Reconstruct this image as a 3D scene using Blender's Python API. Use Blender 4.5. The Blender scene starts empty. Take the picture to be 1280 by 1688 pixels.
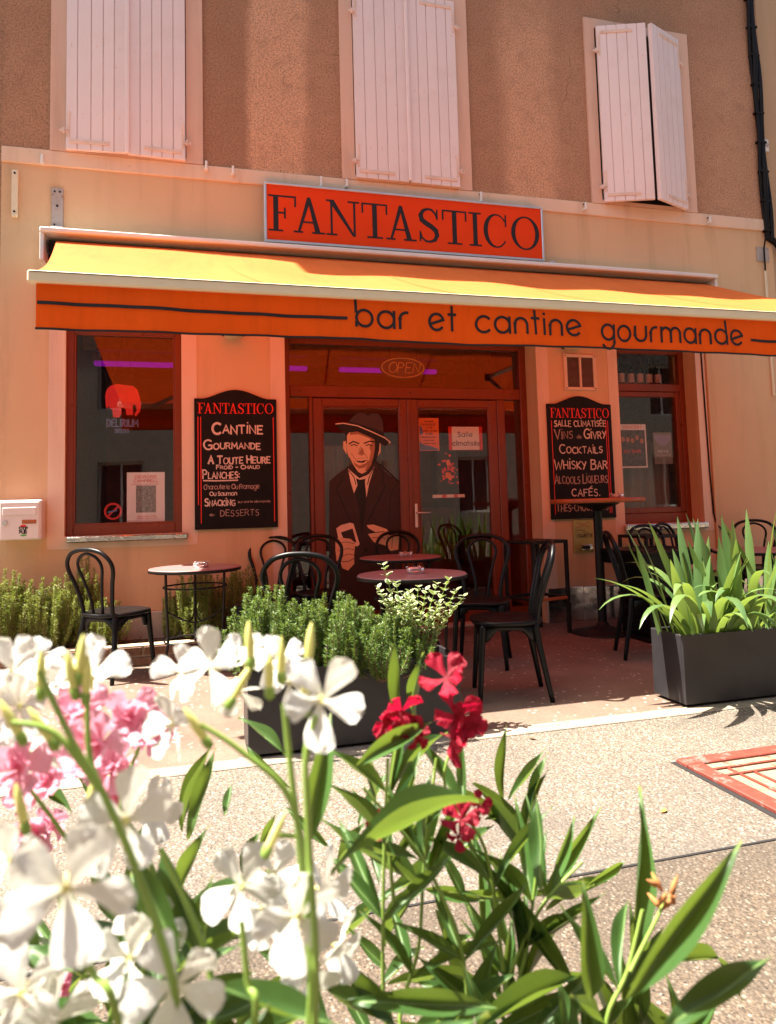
import bpy, bmesh, math, random
from mathutils import Vector, Matrix, Euler
R = math.radians
sc = bpy.context.scene
C = sc.collection
# ------------------------------------------------------------------ camera
YAW, PITCH, ROLL = R(15.384), R(4.431), R(-1.547)
def _cam_vec(x, f, u):
    cp, sp, cy, sy = math.cos(PITCH), math.sin(PITCH), math.cos(YAW), math.sin(YAW)
    y, z = cp * f - sp * u, sp * f + cp * u
    return Vector((cy * x + sy * y, -sy * x + cy * y, z))
cr, sr = math.cos(ROLL), math.sin(ROLL)
vx, vu, vf = _cam_vec(cr, 0, sr), _cam_vec(-sr, 0, cr), _cam_vec(0, 1, 0)
cam_data = bpy.data.cameras.new('camera')
cam = bpy.data.objects.new('camera', cam_data); C.objects.link(cam)
m = Matrix((vx, vu, -vf)).transposed().to_4x4(); m.translation = (0, 0, 1.13)
cam.matrix_world = m
cam_data.sensor_fit = 'VERTICAL'; cam_data.sensor_height = 24.0
cam_data.lens = 1180 / 1688 * 24
cam_data.shift_y = -(844 - 744.5) / 1688
cam_data.clip_start = 0.03; cam_data.clip_end = 300
cam_data.dof.use_dof = True
cam_data.dof.focus_distance = 4.6
cam_data.dof.aperture_fstop = 5.0
sc.camera = cam
# ------------------------------------------------------------------ sky, sun, exposure
SUN = Vector((-0.44, 0.10, 1.0)).normalized()          # direction towards the sun: high, left, just behind the facade
elev = math.asin(SUN.z)
world = bpy.data.worlds.new('World'); sc.world = world; world.use_nodes = True
wn = world.node_tree; wn.nodes.clear()
sky = wn.nodes.new('ShaderNodeTexSky'); sky.sky_type = 'NISHITA'; sky.sun_disc = False
sky.sun_elevation = elev; sky.sun_rotation = math.atan2(SUN.x, SUN.y)
sky.dust_density = 5.0; sky.ozone_density = 0.3; sky.air_density = 1.0
bg = wn.nodes.new('ShaderNodeBackground'); bg.inputs[1].default_value = 0.055
wo = wn.nodes.new('ShaderNodeOutputWorld')
wn.links.new(sky.outputs[0], bg.inputs[0]); wn.links.new(bg.outputs[0], wo.inputs[0])
sd = bpy.data.lights.new('sun', 'SUN'); sd.energy = 5.0; sd.angle = R(0.53); sd.color = (1.0, 0.935, 0.82)
so = bpy.data.objects.new('sun', sd); C.objects.link(so); so.location = (-4, 2, 12)
so.rotation_euler = (-SUN).to_track_quat('-Z', 'Y').to_euler()
vs = sc.view_settings
vs.view_transform = 'Standard'; vs.look = 'None'; vs.gamma = 1.0; vs.use_curve_mapping = False
vs.exposure = 2.06
sc.render.engine = 'CYCLES'
cy = sc.cycles
cy.use_denoising = True
try: cy.denoiser = 'OPENIMAGEDENOISE'
except Exception: pass
cy.max_bounces = 9; cy.diffuse_bounces = 5; cy.glossy_bounces = 4; cy.transmission_bounces = 5; cy.transparent_max_bounces = 14
cy.sample_clamp_indirect = 6.0; cy.caustics_reflective = False; cy.caustics_refractive = False

# ------------------------------------------------------------------ mesh helpers
class MB:
    def __init__(s): s.v = []; s.f = []; s.mi = []
    def add(s, vs_, fs, mi=0):
        b = len(s.v); s.v += [tuple(p) for p in vs_]; s.f += [tuple(b + i for i in f) for f in fs]; s.mi += [mi] * len(fs); return s
    def box(s, x0, x1, y0, y1, z0, z1, bev=0, mi=0):
        if x0 > x1: x0, x1 = x1, x0
        if y0 > y1: y0, y1 = y1, y0
        if z0 > z1: z0, z1 = z1, z0
        if not bev:
            return s.add([(x0,y0,z0),(x1,y0,z0),(x1,y1,z0),(x0,y1,z0),(x0,y0,z1),(x1,y0,z1),(x1,y1,z1),(x0,y1,z1)],
                         [(0,3,2,1),(4,5,6,7),(0,1,5,4),(1,2,6,5),(2,3,7,6),(3,0,4,7)], mi)
        b = min(bev, (x1-x0)*.45, (y1-y0)*.45, (z1-z0)*.45)
        vs_, idx = [], {}
        for ax in range(3):
            for sx in (0,1):
                for sy in (0,1):
                    for sz in (0,1):
                        p = [(x0,x1)[sx],(y0,y1)[sy],(z0,z1)[sz]]; sg = (sx,sy,sz)
                        for k in range(3):
                            if k != ax: p[k] += b if sg[k] == 0 else -b
                        idx[(ax,sx,sy,sz)] = len(vs_); vs_.append(p)
        fs = []
        for ax in range(3):
            o = [k for k in range(3) if k != ax]
            for sg in (0,1):
                q = []
                for a,c in ((0,0),(1,0),(1,1),(0,1)):
                    t = [0,0,0]; t[ax] = sg; t[o[0]] = a; t[o[1]] = c; q.append(idx[(ax,*t)])
                if (sg == 0) != (ax == 1): q.reverse()
                fs.append(q)
            for a in (0,1):            # edge chamfers along axis ax
                for c in (0,1):
                    t0 = [0,0,0]; t0[o[0]] = a; t0[o[1]] = c; t1 = list(t0); t1[ax] = 1
                    q = [idx[(o[0],*t0)], idx[(o[0],*t1)], idx[(o[1],*t1)], idx[(o[1],*t0)]]
                    fs.append(q)
        for sx in (0,1):
            for sy in (0,1):
                for sz in (0,1): fs.append([idx[(0,sx,sy,sz)], idx[(1,sx,sy,sz)], idx[(2,sx,sy,sz)]])
        return s.add(vs_, fs, mi)
    def tube(s, pts, rad, n=8, cap=True, mi=0, flat=1.0):
        pts = [Vector(p) for p in pts]; N = len(pts)
        if not hasattr(rad, '__len__'): rad = [rad] * N
        t = [(pts[min(i+1,N-1)] - pts[max(i-1,0)]).normalized() for i in range(N)]
        a = Vector((0,0,1)) if abs(t[0].z) < .9 else Vector((1,0,0))
        u = t[0].cross(a).normalized(); vs_ = []
        for i in range(N):
            u = (u - t[i] * u.dot(t[i])).normalized(); w = t[i].cross(u)
            for k in range(n):
                an = 2*math.pi*k/n; vs_.append(pts[i] + (u*math.cos(an)*flat + w*math.sin(an)) * rad[i])
        fs = [(i*n+k, i*n+(k+1)%n, (i+1)*n+(k+1)%n, (i+1)*n+k) for i in range(N-1) for k in range(n)]
        if cap: fs += [tuple(range(n))[::-1], tuple((N-1)*n+k for k in range(n))]
        return s.add(vs_, fs, mi)
    def lathe(s, prof, c=(0,0,0), n=24, mi=0):
        vs_ = []; N = len(prof)
        for r, z in prof:
            for k in range(n):
                a = 2*math.pi*k/n; vs_.append((c[0]+r*math.cos(a), c[1]+r*math.sin(a), c[2]+z))
        fs = [(i*n+k, i*n+(k+1)%n, (i+1)*n+(k+1)%n, (i+1)*n+k) for i in range(N-1) for k in range(n)]
        return s.add(vs_, fs, mi)
    def prism_xz(s, pts, y0, y1, mi=0):      # polygon (x,z), front at y0 (towards the street)
        n = len(pts)
        ar = sum(pts[i][0]*pts[(i+1)%n][1]-pts[(i+1)%n][0]*pts[i][1] for i in range(n))
        if ar < 0: pts = pts[::-1]
        v = [(x,y0,z) for x,z in pts] + [(x,y1,z) for x,z in pts]
        f = [tuple(range(n)), tuple(range(2*n-1,n-1,-1))] + [((i+1)%n, i, n+i, n+(i+1)%n) for i in range(n)]
        return s.add(v, f, mi)
    def flat_xz(s, pts, y, mi=0):
        n = len(pts)
        ar = sum(pts[i][0]*pts[(i+1)%n][1]-pts[(i+1)%n][0]*pts[i][1] for i in range(n))
        if ar < 0: pts = pts[::-1]
        return s.add([(x,y,z) for x,z in pts], [tuple(range(n))], mi)
    def ribbon_xz(s, pts, w, y, mi=0):
        N = len(pts)
        if N < 2: return s
        if not hasattr(w, '__len__'): w = [w] * N
        L, Rr = [], []
        closed = N > 6 and (Vector(pts[0])-Vector(pts[-1])).length < 1e-5
        for i in range(N):
            a = Vector(pts[max(i-1,0)]); b = Vector(pts[i]); c = Vector(pts[min(i+1,N-1)])
            if closed and i == 0: a = Vector(pts[N-2])
            if closed and i == N-1: c = Vector(pts[1])
            d1 = (b-a).normalized() if (i > 0 or closed) else (c-b).normalized(); d2 = (c-b).normalized() if (i < N-1 or closed) else d1
            n1 = Vector((-d1.y,d1.x)); n2 = Vector((-d2.y,d2.x)); nn = n1+n2
            if nn.length < .3: nn = n1
            nn.normalize(); k = min(1.8, 1/max(.35, nn.dot(n1))); h = w[i]*.5*k
            e = Vector((0,0))
            if i == 0 and not closed: e = -d1*w[i]*.3
            if i == N-1 and not closed: e = d1*w[i]*.3
            L.append(b+nn*h+e); Rr.append(b-nn*h+e)
        v = [(p.x,y,p.y) for p in Rr] + [(p.x,y,p.y) for p in L]
        return s.add(v, [(i, i+1, N+i+1, N+i) for i in range(N-1)], mi)
    def ellipse_xz(s, cx, cz, rx, rz, y, n=20, mi=0, a0=0.0):
        return s.flat_xz([(cx+rx*math.cos(2*math.pi*k/n+a0), cz+rz*math.sin(2*math.pi*k/n+a0)) for k in range(n)], y, mi)
    def mesh(s, name, mats, smooth=False):
        me = bpy.data.meshes.new(name); me.from_pydata(s.v, [], s.f)
        for mm in (mats if isinstance(mats, (list, tuple)) else [mats]): me.materials.append(mm)
        if len(set(s.mi)) > 1: me.polygons.foreach_set('material_index', s.mi)
        if smooth: me.polygons.foreach_set('use_smooth', [True]*len(me.polygons))
        me.update(); return me
def link(name, me, parent=None, loc=None, rot=None):
    o = bpy.data.objects.new(name, me); C.objects.link(o)
    if parent is not None: o.parent = parent
    if loc is not None: o.location = loc
    if rot is not None: o.rotation_euler = rot
    return o
def obj(name, mb, mat, parent=None, smooth=False, loc=None, rot=None, fix=False):
    me = mb.mesh(name, mat, smooth)
    if fix:
        bm = bmesh.new(); bm.from_mesh(me); bmesh.ops.recalc_face_normals(bm, faces=bm.faces); bm.to_mesh(me); bm.free()
    return link(name, me, parent, loc, rot)
def tag(o, label, cat, group=None):
    o['label'] = label; o['category'] = cat
    if group: o['group'] = group
    return o
def struct(o): o['kind'] = 'structure'; return o
def thing(name, label, cat, loc=(0,0,0), rotz=0, group=None):
    o = link(name, None, None, loc, (0,0,rotz)); o.empty_display_size = .1
    return tag(o, label, cat, group)
def copy_thing(root, loc, rotz, label):
    r = root.copy(); C.objects.link(r); r.location = loc; r.rotation_euler = (0,0,rotz); r['label'] = label
    for ch in list(root.children):
        c = ch.copy(); C.objects.link(c); c.parent = r
        for g in ch.children:
            d = g.copy(); C.objects.link(d); d.parent = c
    return r
def B(x0,x1,y0,y1,z0,z1,bev=0): return MB().box(x0,x1,y0,y1,z0,z1,bev)

# ------------------------------------------------------------------ material helpers
def nodes(name):
    mt = bpy.data.materials.new(name); mt.use_nodes = True; nt = mt.node_tree
    return mt, nt, nt.nodes['Principled BSDF']
def N(nt, t, **k):
    n = nt.nodes.new(t)
    for a, b in k.items(): setattr(n, a, b)
    return n
def coords(nt, kind='Object'): return N(nt, 'ShaderNodeTexCoord').outputs[kind]
def noise(nt, vec, scale, detail=4, rough=.55):
    n = N(nt, 'ShaderNodeTexNoise'); n.inputs['Scale'].default_value = scale; n.inputs['Detail'].default_value = detail
    n.inputs['Roughness'].default_value = rough; nt.links.new(vec, n.inputs['Vector']); return n.outputs['Fac']
def ramp(nt, fac, stops, interp='LINEAR'):
    r = N(nt, 'ShaderNodeValToRGB'); r.color_ramp.interpolation = interp; el = r.color_ramp.elements
    while len(el) < len(stops): el.new(.5)
    for e, (p, c) in zip(el, stops):
        e.position = p; e.color = (c, c, c, 1) if isinstance(c, (int, float)) else (*c[:3], 1)
    nt.links.new(fac, r.inputs[0]); return r.outputs[0]
def mixc(nt, fac, a, b, mode='MIX'):
    n = N(nt, 'ShaderNodeMix', data_type='RGBA', blend_type=mode)
    for sock, val in ((n.inputs[0], fac), (n.inputs[6], a), (n.inputs[7], b)):
        if isinstance(val, (int, float)): sock.default_value = val
        elif isinstance(val, (tuple, list)): sock.default_value = (*val[:3], 1)
        else: nt.links.new(val, sock)
    return n.outputs[2]
def math_(nt, op, a, b=None, clamp=False):
    n = N(nt, 'ShaderNodeMath', operation=op); n.use_clamp = clamp
    for i, val in enumerate((a, b)):
        if val is None: continue
        if isinstance(val, (int, float)): n.inputs[i].default_value = val
        else: nt.links.new(val, n.inputs[i])
    return n.outputs[0]
def bump(nt, p, h, strength=.3, dist=.01):
    b = N(nt, 'ShaderNodeBump'); b.inputs['Strength'].default_value = strength; b.inputs['Distance'].default_value = dist
    nt.links.new(h, b.inputs['Height']); nt.links.new(b.outputs[0], p.inputs['Normal']); return b
def simple(name, c, rough=.5, metal=0, var=.12, vscale=6, bs=0, bscale=80, bd=.004, spec=None, wear=None):
    mt, nt, p = nodes(name); co = coords(nt)
    f = noise(nt, co, vscale, 5)
    col = mixc(nt, ramp(nt, f, [(.3,0),(.7,1)]), tuple(x*(1-var) for x in c), tuple(min(1,x*(1+var)) for x in c))
    if wear:
        wf = noise(nt, co, wear[1], 6, .7)
        col = mixc(nt, ramp(nt, wf, [(wear[2],0),(wear[2]+.08,1)]), col, wear[0])
    nt.links.new(col, p.inputs['Base Color'])
    rr = ramp(nt, noise(nt, co, vscale*3, 3), [(.2,max(0,rough-.08)),(.8,min(1,rough+.1))])
    nt.links.new(rr, p.inputs['Roughness']); p.inputs['Metallic'].default_value = metal
    if spec is not None: p.inputs['Specular IOR Level'].default_value = spec
    if bs: bump(nt, p, noise(nt, co, bscale, 4), bs, bd)
    return mt
def leafmat(name, c1, c2, trans=.35, rib=None, rough=.42, axis='Y', ribw=.06):
    mt, nt, p = nodes(name); co = coords(nt)
    geo = N(nt, 'ShaderNodeNewGeometry'); oi = N(nt, 'ShaderNodeObjectInfo')
    rnd = math_(nt, 'FRACT', math_(nt, 'ADD', geo.outputs['Random Per Island'], oi.outputs['Random']))
    nf = noise(nt, co, 7, 3)
    fac = math_(nt, 'ADD', math_(nt, 'MULTIPLY', rnd, .7), math_(nt, 'MULTIPLY', nf, .35), True)
    col = mixc(nt, fac, c1, c2)
    if rib:
        sp = N(nt, 'ShaderNodeSeparateXYZ'); nt.links.new(co, sp.inputs[0])
        ay = math_(nt, 'ABSOLUTE', sp.outputs[axis])
        vein = N(nt, 'ShaderNodeTexWave', bands_direction='X'); vein.inputs['Scale'].default_value = 16; vein.inputs['Distortion'].default_value = .4
        nt.links.new(co, vein.inputs['Vector'])
        col = mixc(nt, math_(nt, 'MULTIPLY', vein.outputs['Fac'], .07), col, rib)
        col = mixc(nt, ramp(nt, ay, [(ribw*.35,.75),(ribw,0)]), col, rib)
        tipf = math_(nt, 'ADD', sp.outputs['X'], math_(nt, 'MULTIPLY', noise(nt, co, 4, 4), .22)); col = mixc(nt, ramp(nt, math_(nt,'SUBTRACT',tipf,.2), [(.86,0),(.93,.8)]), col, (.30,.19,.06))
        col = mixc(nt, ramp(nt, noise(nt, co, 13, 5, .7), [(.66,0),(.72,.5)]), col, (.20,.17,.05))
        edge = math_(nt, 'MULTIPLY', noise(nt, co, 2.5, 3), 1.0); col = mixc(nt, ramp(nt, edge, [(.35,.35),(.6,0)]), col, tuple(x*.5 for x in c1))
    nt.links.new(col, p.inputs['Base Color']); p.inputs['Roughness'].default_value = rough
    tr = N(nt, 'ShaderNodeBsdfTranslucent'); nt.links.new(mixc(nt, .5, col, (.55,.75,.08)), tr.inputs[0])
    mx = N(nt, 'ShaderNodeMixShader'); mx.inputs[0].default_value = trans
    nt.links.new(p.outputs[0], mx.inputs[1]); nt.links.new(tr.outputs[0], mx.inputs[2])
    nt.links.new(mx.outputs[0], nt.nodes['Material Output'].inputs[0]); return mt
def petalmat(name, c1, c2, tc, trans=.4):
    mt, nt, p = nodes(name); co = coords(nt); sp = N(nt, 'ShaderNodeSeparateXYZ'); nt.links.new(co, sp.inputs[0])
    st = N(nt, 'ShaderNodeTexNoise'); st.inputs['Scale'].default_value = 5; st.inputs['Detail'].default_value = 4
    mp = N(nt, 'ShaderNodeMapping'); mp.inputs['Scale'].default_value = (.6,9,1); nt.links.new(co, mp.inputs[0]); nt.links.new(mp.outputs[0], st.inputs['Vector'])
    col = mixc(nt, ramp(nt, sp.outputs['X'], [(.02,0),(.35,1)]), c2, c1)
    col = mixc(nt, ramp(nt, st.outputs['Fac'], [(.45,0),(.75,.22)]), col, tuple(x*.72 for x in c1))
    bw = math_(nt, 'ADD', sp.outputs['X'], math_(nt, 'MULTIPLY', noise(nt, co, 3.3, 4), .3)); col = mixc(nt, ramp(nt, bw, [(1.15,0),(1.22,.5)]), col, (.45,.33,.16))
    bump(nt, p, st.outputs['Fac'], .35, .03)
    nt.links.new(col, p.inputs['Base Color']); p.inputs['Roughness'].default_value = .55
    tr = N(nt, 'ShaderNodeBsdfTranslucent'); tr.inputs[0].default_value = (*tc, 1)
    mx = N(nt, 'ShaderNodeMixShader'); mx.inputs[0].default_value = trans
    nt.links.new(p.outputs[0], mx.inputs[1]); nt.links.new(tr.outputs[0], mx.inputs[2])
    nt.links.new(mx.outputs[0], nt.nodes['Material Output'].inputs[0]); return mt

M = {}
# facade paints
def paint(name, c, dirt, bs=.25):
    mt, nt, p = nodes(name); co = coords(nt)
    big = noise(nt, co, 1.1, 6, .6)
    mp = N(nt, 'ShaderNodeMapping'); mp.inputs['Scale'].default_value = (3.2,3.2,.35); nt.links.new(co, mp.inputs[0])
    streak = noise(nt, mp.outputs[0], 1.6, 6, .6)
    col = mixc(nt, ramp(nt, big, [(.32,0),(.7,1)]), tuple(x*.93 for x in c), c)
    col = mixc(nt, ramp(nt, streak, [(.52,0),(.76,.42)]), col, dirt)
    spk = noise(nt, co, 26, 3, .6); col = mixc(nt, ramp(nt, spk, [(.70,0),(.78,.4)]), col, dirt)
    nt.links.new(col, p.inputs['Base Color']); p.inputs['Roughness'].default_value = .9; p.inputs['Specular IOR Level'].default_value = .2
    h = mixc(nt, .35, noise(nt, co, 160, 3), noise(nt, co, 14, 4)); bump(nt, p, h, bs, .008); return mt
M['wall'] = paint('cream_wall_paint', (.74,.485,.285), (.42,.25,.135), .5)
M['surround'] = paint('pale_pink_paint', (.82,.60,.46), (.46,.30,.22), .15)
M['surround_up'] = paint('pale_stone_surround', (.74,.50,.38), (.34,.20,.14), .3)
M['ledge'] = paint('ledge_paint', (.82,.60,.44), (.42,.26,.17), .2)
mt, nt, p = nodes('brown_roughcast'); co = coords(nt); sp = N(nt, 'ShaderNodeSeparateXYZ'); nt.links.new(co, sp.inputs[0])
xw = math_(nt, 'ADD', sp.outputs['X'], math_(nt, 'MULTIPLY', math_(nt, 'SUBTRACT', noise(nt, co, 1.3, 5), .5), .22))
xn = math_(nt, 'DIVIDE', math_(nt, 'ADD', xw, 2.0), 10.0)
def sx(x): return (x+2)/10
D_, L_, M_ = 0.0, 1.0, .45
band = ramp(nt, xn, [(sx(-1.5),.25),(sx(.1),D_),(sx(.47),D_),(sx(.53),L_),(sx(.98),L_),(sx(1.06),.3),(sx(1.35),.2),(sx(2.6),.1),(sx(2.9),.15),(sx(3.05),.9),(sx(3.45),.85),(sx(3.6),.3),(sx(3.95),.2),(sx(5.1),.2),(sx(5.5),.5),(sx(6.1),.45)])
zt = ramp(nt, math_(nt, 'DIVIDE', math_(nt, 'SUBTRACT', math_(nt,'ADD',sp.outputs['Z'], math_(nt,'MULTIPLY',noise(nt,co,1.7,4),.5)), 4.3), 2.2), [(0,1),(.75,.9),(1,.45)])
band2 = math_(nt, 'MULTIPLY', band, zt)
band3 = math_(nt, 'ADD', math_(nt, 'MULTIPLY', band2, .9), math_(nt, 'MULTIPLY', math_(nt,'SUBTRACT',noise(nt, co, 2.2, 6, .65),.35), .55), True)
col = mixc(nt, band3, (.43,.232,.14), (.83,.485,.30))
gr = noise(nt, co, 62, 6, .8); col = mixc(nt, ramp(nt, gr, [(.36,.9),(.55,0)]), col, (.21,.115,.07))
mot = noise(nt, co, 7, 6, .7); col = mixc(nt, ramp(nt, mot, [(.5,0),(.72,.45)]), col, (.30,.17,.105))
dn = N(nt, 'ShaderNodeTexNoise'); dn.inputs['Scale'].default_value = 3; nt.links.new(co, dn.inputs['Vector'])
va = N(nt, 'ShaderNodeVectorMath', operation='MULTIPLY_ADD'); nt.links.new(dn.outputs['Color'], va.inputs[0]); va.inputs[1].default_value = (.5,.5,.5); nt.links.new(co, va.inputs[2])
vc = N(nt, 'ShaderNodeTexVoronoi', feature='DISTANCE_TO_EDGE'); vc.inputs['Scale'].default_value = .8; nt.links.new(va.outputs[0], vc.inputs['Vector'])
crk = math_(nt, 'MULTIPLY', ramp(nt, vc.outputs['Distance'], [(.0018,.7),(.0042,0)]), ramp(nt, noise(nt, co, 1.1, 3), [(.52,0),(.6,.8)])); col = mixc(nt, crk, col, (.12,.065,.04))
nt.links.new(col, p.inputs['Base Color']); p.inputs['Roughness'].default_value = .95; p.inputs['Specular IOR Level'].default_value = .15
bump(nt, p, mixc(nt, .5, gr, noise(nt, co, 420, 3)), .8, .009); M['stucco'] = mt
M['neigh'] = paint('neighbour_render', (.56,.37,.22), (.36,.22,.13), .5)
mt, nt, p = nodes('shutter_paint'); co = coords(nt)
mp = N(nt, 'ShaderNodeMapping'); mp.inputs['Scale'].default_value = (40,40,1.5); nt.links.new(co, mp.inputs[0])
g = noise(nt, mp.outputs[0], 3, 5); oi = N(nt, 'ShaderNodeObjectInfo')
col = mixc(nt, oi.outputs['Random'], (.80,.69,.67), (.85,.735,.715)); ch = noise(nt, co, 21, 6, .75)
col = mixc(nt, ramp(nt, ch, [(.66,0),(.70,.75)]), col, (.52,.36,.30)); dirtz = noise(nt, co, 3, 5); col = mixc(nt, ramp(nt, dirtz, [(.5,0),(.8,.22)]), col, (.55,.38,.30))
nt.links.new(col, p.inputs['Base Color']); p.inputs['Roughness'].default_value = .6; bump(nt, p, g, .25, .003); M['shutter'] = mt
M['ironwhite'] = simple('painted_iron', (.76,.58,.48), .55, wear=((.45,.18,.08), 30, .60))
M['frame'] = simple('mahogany_frame_paint', (.19,.034,.010), .32, var=.10, vscale=4)
M['room'] = simple('red_interior_paint', (.42,.075,.035), .7, var=.2)
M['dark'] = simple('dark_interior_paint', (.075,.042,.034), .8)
M['darkfloor'] = simple('dark_floor_tiles', (.06,.04,.035), .5)
M['roof'] = simple('clay_roof_tile', (.38,.16,.09), .85, bs=.5, bscale=20)
M['alu'] = simple('brushed_aluminium', (.68,.67,.66), .38, .85, var=.06, bs=.1, bscale=120)
M['aluwhite'] = simple('white_lacquered_aluminium', (.78,.76,.72), .38, var=.05)
M['cream'] = simple('cream_lacquered_bar', (.80,.68,.48), .4, var=.04)
M['steel'] = simple('stainless_panel', (.62,.60,.58), .2, 1.0, var=.05, bs=.22, bscale=2.2, bd=.05)
M['sill'] = simple('polished_steel_sill', (.72,.70,.66), .16, 1.0, var=.05, bs=.3, bscale=6, bd=.03)
def fabric(name, c, tc, trans):
    mt, nt, p = nodes(name); co = coords(nt)
    w1 = N(nt, 'ShaderNodeTexWave', bands_direction='X'); w1.inputs['Scale'].default_value = 160; nt.links.new(co, w1.inputs['Vector'])
    w2 = N(nt, 'ShaderNodeTexWave', bands_direction='Z'); w2.inputs['Scale'].default_value = 160; nt.links.new(co, w2.inputs['Vector'])
    st = noise(nt, co, 2.5, 6, .65)
    col = mixc(nt, ramp(nt, st, [(.3,0),(.75,1)]), tuple(x*.86 for x in c), c)
    mp = N(nt, 'ShaderNodeMapping'); mp.inputs['Scale'].default_value = (5,.7,.7); nt.links.new(co, mp.inputs[0])
    col = mixc(nt, ramp(nt, noise(nt, mp.outputs[0], 2.2, 6, .65), [(.5,0),(.78,.35)]), col, tuple(x*.55 for x in c))
    nt.links.new(col, p.inputs['Base Color']); p.inputs['Roughness'].default_value = .85; p.inputs['Specular IOR Level'].default_value = .2
    bump(nt, p, mixc(nt, .5, w1.outputs['Fac'], w2.outputs['Fac']), .12, .001)
    tr = N(nt, 'ShaderNodeBsdfTranslucent'); tr.inputs[0].default_value = (*tc, 1)
    mx = N(nt, 'ShaderNodeMixShader'); mx.inputs[0].default_value = trans
    nt.links.new(p.outputs[0], mx.inputs[1]); nt.links.new(tr.outputs[0], mx.inputs[2]); nt.links.new(mx.outputs[0], nt.nodes['Material Output'].inputs[0]); return mt
M['canopy'] = fabric('orange_awning_cloth', (.90,.228,.052), (.92,.075,.006), .30)
M['valance'] = fabric('orange_valance_cloth', (.95,.122,.004), (.95,.13,.008), .12)
M['ink'] = simple('black_print', (.010,.005,.005), .7, var=.1)
M['signred'] = simple('red_sign_acrylic', (.74,.055,.003), .5, var=.05, vscale=2, spec=.15)
M['boardblack'] = simple('black_menu_board', (.007,.005,.005), .6, var=.3, spec=.2)
M['boardred'] = simple('red_board_vinyl', (.80,.02,.008), .5, var=.05)
mt, nt, p = nodes('chalk'); co = coords(nt); f = noise(nt, co, 160, 4, .7)
nt.links.new(mixc(nt, ramp(nt, f, [(.3,0),(.6,1)]), (.42,.26,.22), (.86,.66,.58)), p.inputs['Base Color']); p.inputs['Roughness'].default_value = .95; M['chalk'] = mt
mt, nt, p = nodes('worn_chalk'); co = coords(nt); f = noise(nt, co, 120, 4, .7)
nt.links.new(mixc(nt, ramp(nt, f, [(.35,0),(.65,1)]), (.16,.09,.08), (.62,.42,.36)), p.inputs['Base Color']); p.inputs['Roughness'].default_value = .95; M['chalk2'] = mt
mt, nt, p = nodes('window_glass'); nt.nodes.remove(p)
tr = N(nt, 'ShaderNodeBsdfTransparent'); tr.inputs[0].default_value = (.93,.94,.93,1)
gl = N(nt, 'ShaderNodeBsdfGlossy'); gl.inputs['Roughness'].default_value = .0
co = coords(nt); bn = N(nt, 'ShaderNodeBump'); bn.inputs['Strength'].default_value = .02; bn.inputs['Distance'].default_value = .05; nt.links.new(noise(nt, co, 1.3, 2), bn.inputs['Height']); nt.links.new(bn.outputs[0], gl.inputs['Normal'])
fr = N(nt, 'ShaderNodeLayerWeight'); fr.inputs[0].default_value = .5
mx = N(nt, 'ShaderNodeMixShader'); nt.links.new(math_(nt, 'ADD', math_(nt, 'MULTIPLY', math_(nt, 'POWER', fr.outputs['Facing'], 5.0), .85), .095, True), mx.inputs[0])
nt.links.new(tr.outputs[0], mx.inputs[1]); nt.links.new(gl.outputs[0], mx.inputs[2]); nt.links.new(mx.outputs[0], nt.nodes['Material Output'].inputs[0]); M['glass'] = mt
mt, nt, p = nodes('ashtray_glass'); p.inputs['Base Color'].default_value = (.95,.9,.9,1); p.inputs['Roughness'].default_value = .05; p.inputs['Transmission Weight'].default_value = .8; M['clear'] = mt
M['plastic'] = simple('black_resin', (.005,.005,.0055), .36, var=.2, spec=.24)
M['iron'] = simple('dark_iron', (.018,.016,.016), .45, .2, spec=.3)
M['tabletop'] = simple('dusty_red_table_top', (.28,.15,.145), .4, var=.06)
M['wood'] = simple('varnished_wood_edge', (.40,.11,.035), .35, var=.2, vscale=12)
M['planter'] = simple('charcoal_planter_metal', (.036,.033,.036), .38, .2, var=.15, spec=.35)
M['soil'] = simple('dry_soil', (.075,.045,.028), .95, var=.4, vscale=25, bs=.8, bscale=50, bd=.02)
M['mailwhite'] = simple('white_mailbox_enamel', (.80,.72,.70), .35, var=.03)
M['brass'] = simple('brass_plate', (.48,.33,.11), .38, .6, wear=((.16,.10,.05), 18, .6))
M['bluegrey'] = simple('grey_plate', (.42,.36,.33), .6, wear=((.30,.16,.09), 20, .58))
M['cable'] = simple('black_cable', (.005,.004,.004), .55, spec=.25)
M['brickm'] = simple('brown_clay_brick', (.20,.095,.055), .85, var=.35, vscale=9, bs=.5, bscale=60)
mt, nt, p = nodes('clay_brick'); co = coords(nt); oi = N(nt, 'ShaderNodeObjectInfo')
col = mixc(nt, oi.outputs['Random'], (.14,.062,.040), (.27,.13,.075)); col = mixc(nt, ramp(nt, noise(nt, co, 30, 5), [(.4,0),(.7,.5)]), col, (.36,.24,.17))
nt.links.new(col, p.inputs['Base Color']); p.inputs['Roughness'].default_value = .9; bump(nt, p, noise(nt, co, 70, 4), .6, .004); M['brick'] = mt
M['mortar'] = simple('pale_mortar', (.52,.40,.29), .95, var=.15, bs=.5, bscale=90)
M['plinth'] = simple('grey_cement_plinth', (.50,.43,.36), .9, var=.15, bs=.3, bscale=60)
M['rosemary'] = leafmat('rosemary_needles', (.035,.085,.018), (.15,.24,.055), .25, rough=.5)
M['rosemary_sunlit'] = leafmat('bed_rosemary_needles', (.085,.12,.022), (.32,.35,.08), .25, rough=.5)  # bed copy of the needles, coloured brighter and yellower to look sunlit
M['twig'] = simple('grey_brown_twig', (.16,.10,.06), .9)
M['var_green'] = leafmat('variegated_leaf_centre', (.06,.12,.04), (.13,.22,.07), .25)
M['var_cream'] = leafmat('variegated_leaf_margin', (.62,.62,.36), (.80,.80,.58), .25)
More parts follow.
